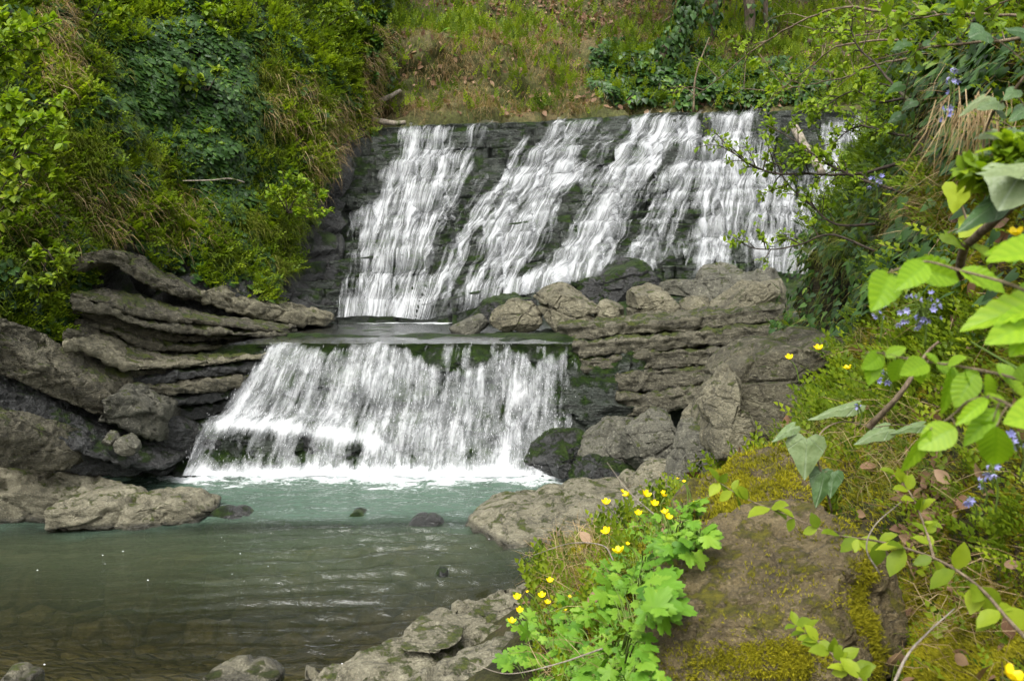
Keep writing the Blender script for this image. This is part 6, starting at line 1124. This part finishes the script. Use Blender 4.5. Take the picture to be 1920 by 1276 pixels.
def bluebell(label, px, py, n, rx, ry, foot, Y, size, seed):
    rg = np.random.default_rng(seed); f = W(*foot, Y + .03); top = W(px, py - ry, Y); th = thing('bluebell', label, 'bluebell', tuple(f), 'bluebells on the near bank'); st = []
    for i in range(n):
        e = W(px + rx * rg.uniform(-1, 1), py + ry * rg.uniform(-1, 1), Y + rg.uniform(-.04, .04)); V, F = petals(e, nrm(np.array([rg.normal(0, .5), -.5, rg.normal(-.2, .5)])), 6, size * rg.uniform(.7, 1.2), (TPC[0] * [.45, 1, .8], TPC[1]), .8)
        put('blossom', V, F, M['blue'], parent=th, attrs=dict(var=np.full(len(V), rg.random())))
        m = f + (top - f) * rg.uniform(.4, .8); st.append(tube(spline([m, (m + e) / 2 + [0, 0, .01], e], 5), .0009 * Y ** .6, 4))
    st.append(tube(spline([f, (f + top) / 2 + [.01, 0, 0], top], 8), .0014 * Y ** .6, 5)); V, F = join(st); put('stem', V, F, M['stem'], parent=th, attrs=dict(var=np.full(len(V), .3)))
bluebell('big bluebell clump framed by the upper beech twig', 1722, 582, 26, 40, 34, (1735, 650), 2.3, .011, 1301); bluebell('small faded bluebell beside the dark recess', 1648, 580, 9, 10, 18, (1650, 640), 3.0, .012, 1302)
bluebell('bluebell against the dark hollow, upper of two', 1786, 150, 9, 12, 26, (1778, 260), 2.6, .013, 1303); bluebell('bluebell against the dark hollow, lower of two', 1772, 210, 7, 10, 12, (1776, 290), 2.6, .013, 1304)
bluebell('vivid blue flowers under the lowest beech leaves at the picture edge', 1908, 822, 5, 18, 12, (1912, 900), 1.6, .013, 1305); bluebell('vivid blue flower below the lowest beech leaf tip', 1857, 880, 4, 10, 12, (1866, 960), 1.8, .012, 1306)
bluebell('pale lilac flower over the dead leaves', 1815, 935, 3, 10, 6, (1830, 970), 2.0, .012, 1307); bluebell('lilac flower between the vivid blue one and the pale one', 1838, 908, 3, 8, 8, (1846, 950), 1.95, .011, 1308)
bluebell('lilac flower by the grey-green ivy leaf tip', 1608, 760, 3, 6, 6, (1612, 800), 2.9, .012, 1309); bluebell('pale blue flower under the very large ivy leaf', 1842, 405, 4, 9, 6, (1846, 440), 2.1, .011, 1310)
bluebell('blue flowers deep in the leaves behind the overhanging branches', 1640, 335, 7, 16, 14, (1644, 380), 7.0, .03, 1311); bluebell('few blue flowers under the middle beech twig', 1662, 706, 6, 16, 8, (1668, 740), 2.4, .012, 1312)

# ------------------------------------------------------------------ trailing stems on the mossy boulder
def trailer(label, path, seed, leaf, step, name='vine', mat='herb', bark='twig', r=.0045, tpl=T_LEAF):
    rg = np.random.default_rng(seed); P = spline([W(*p) for p in path], 60); th = thing(name, label, 'vine', tuple(P[-1])); V, F = tube(P, np.linspace(r * .35, r, 60), 6); put('stem', V, F, M[bark], parent=th)
    if leaf:
        sc = Scatter()
        for k in range(0, 56, step):
            m = rg.integers(2, 5); d = nrm(P[k + 1] - P[k]); t = nrm(np.array([rg.normal(0, .7, m), rg.normal(-.4, .3, m), rg.normal(-.1, .6, m)]).T - d * .4); sc.add(tpl, np.tile(P[k], (m, 1)), t, nrm([0, -.6, 1] + .5 * rv(rg, m)), leaf * rg.uniform(.6, 1.2, m), np.clip(rg.normal(.7, .15, m), 0, 1))
        sc.put('foliage', mat, parent=th)
trailer('long trailing vine across the mossy boulders with paired young leaves', [(1350, 905, 3.3), (1400, 935, 3.1), (1470, 962, 2.95), (1560, 1000, 2.75), (1650, 1015, 2.5), (1750, 1045, 2.3), (1830, 1095, 2.1), (1890, 1160, 1.95), (1950, 1225, 1.8)], 1401, .075, 4)
trailer('pale bare stem rising from the bottom edge across the moss', [(1790, 1140, 2.05), (1740, 1185, 2.0), (1700, 1230, 1.95), (1668, 1300, 1.9)], 1402, 0, 9, bark='wood', r=.004)
trailer('short leafy trailer hanging on the face of the huge boulder', [(1492, 1172, 2.3), (1520, 1190, 2.25), (1560, 1225, 2.2), (1610, 1270, 2.1), (1650, 1310, 2.0)], 1403, .055, 7)
trailer('thin looped bare stem on the moss above the boulder', [(1690, 940, 2.5), (1640, 985, 2.5), (1625, 1030, 2.5), (1650, 1075, 2.5)], 1404, 0, 9, bark='wood', r=.003)
trailer('thin upright leafy stem rooted in the dead leaves', [(1680, 890, 2.6), (1710, 930, 2.5), (1735, 990, 2.4), (1752, 1050, 2.3)], 1405, .05, 7)
trailer('long straw stalk leaning over the buttercups', [(1138, 866, 6.0), (1180, 922, 5.9), (1240, 975, 5.8)], 1406, 0, 9, name='straw_stalk', bark='wood', r=.006)
trailer('dry arched stalks above the shore rocks', [(1000, 1040, 6), (1070, 1018, 5.8), (1130, 1022, 5.6), (1150, 1050, 5.5)], 1407, 0, 9, name='straw_stalk', bark='wood', r=.005)
trailer('long dry stalk lying over the lobed leaves at the bottom edge', [(880, 1240, 4.2), (950, 1262, 4.0), (1040, 1245, 3.9), (1130, 1215, 3.8)], 1408, 0, 9, name='straw_stalk', bark='wood', r=.0045)
trailer('brown knotted branch lying under the bluebell clump', [(1760, 640, 2.5), (1735, 665, 2.5), (1690, 735, 2.5), (1630, 800, 2.6)], 1409, 0, 9, name='fallen_branch', bark='twig', r=.011)
trailer('thin bramble stem crossing under the beech leaves', [(1820, 640, 1.9), (1880, 675, 1.8), (1960, 720, 1.7)], 1410, 0, 9, name='bramble', bark='stem', r=.004)
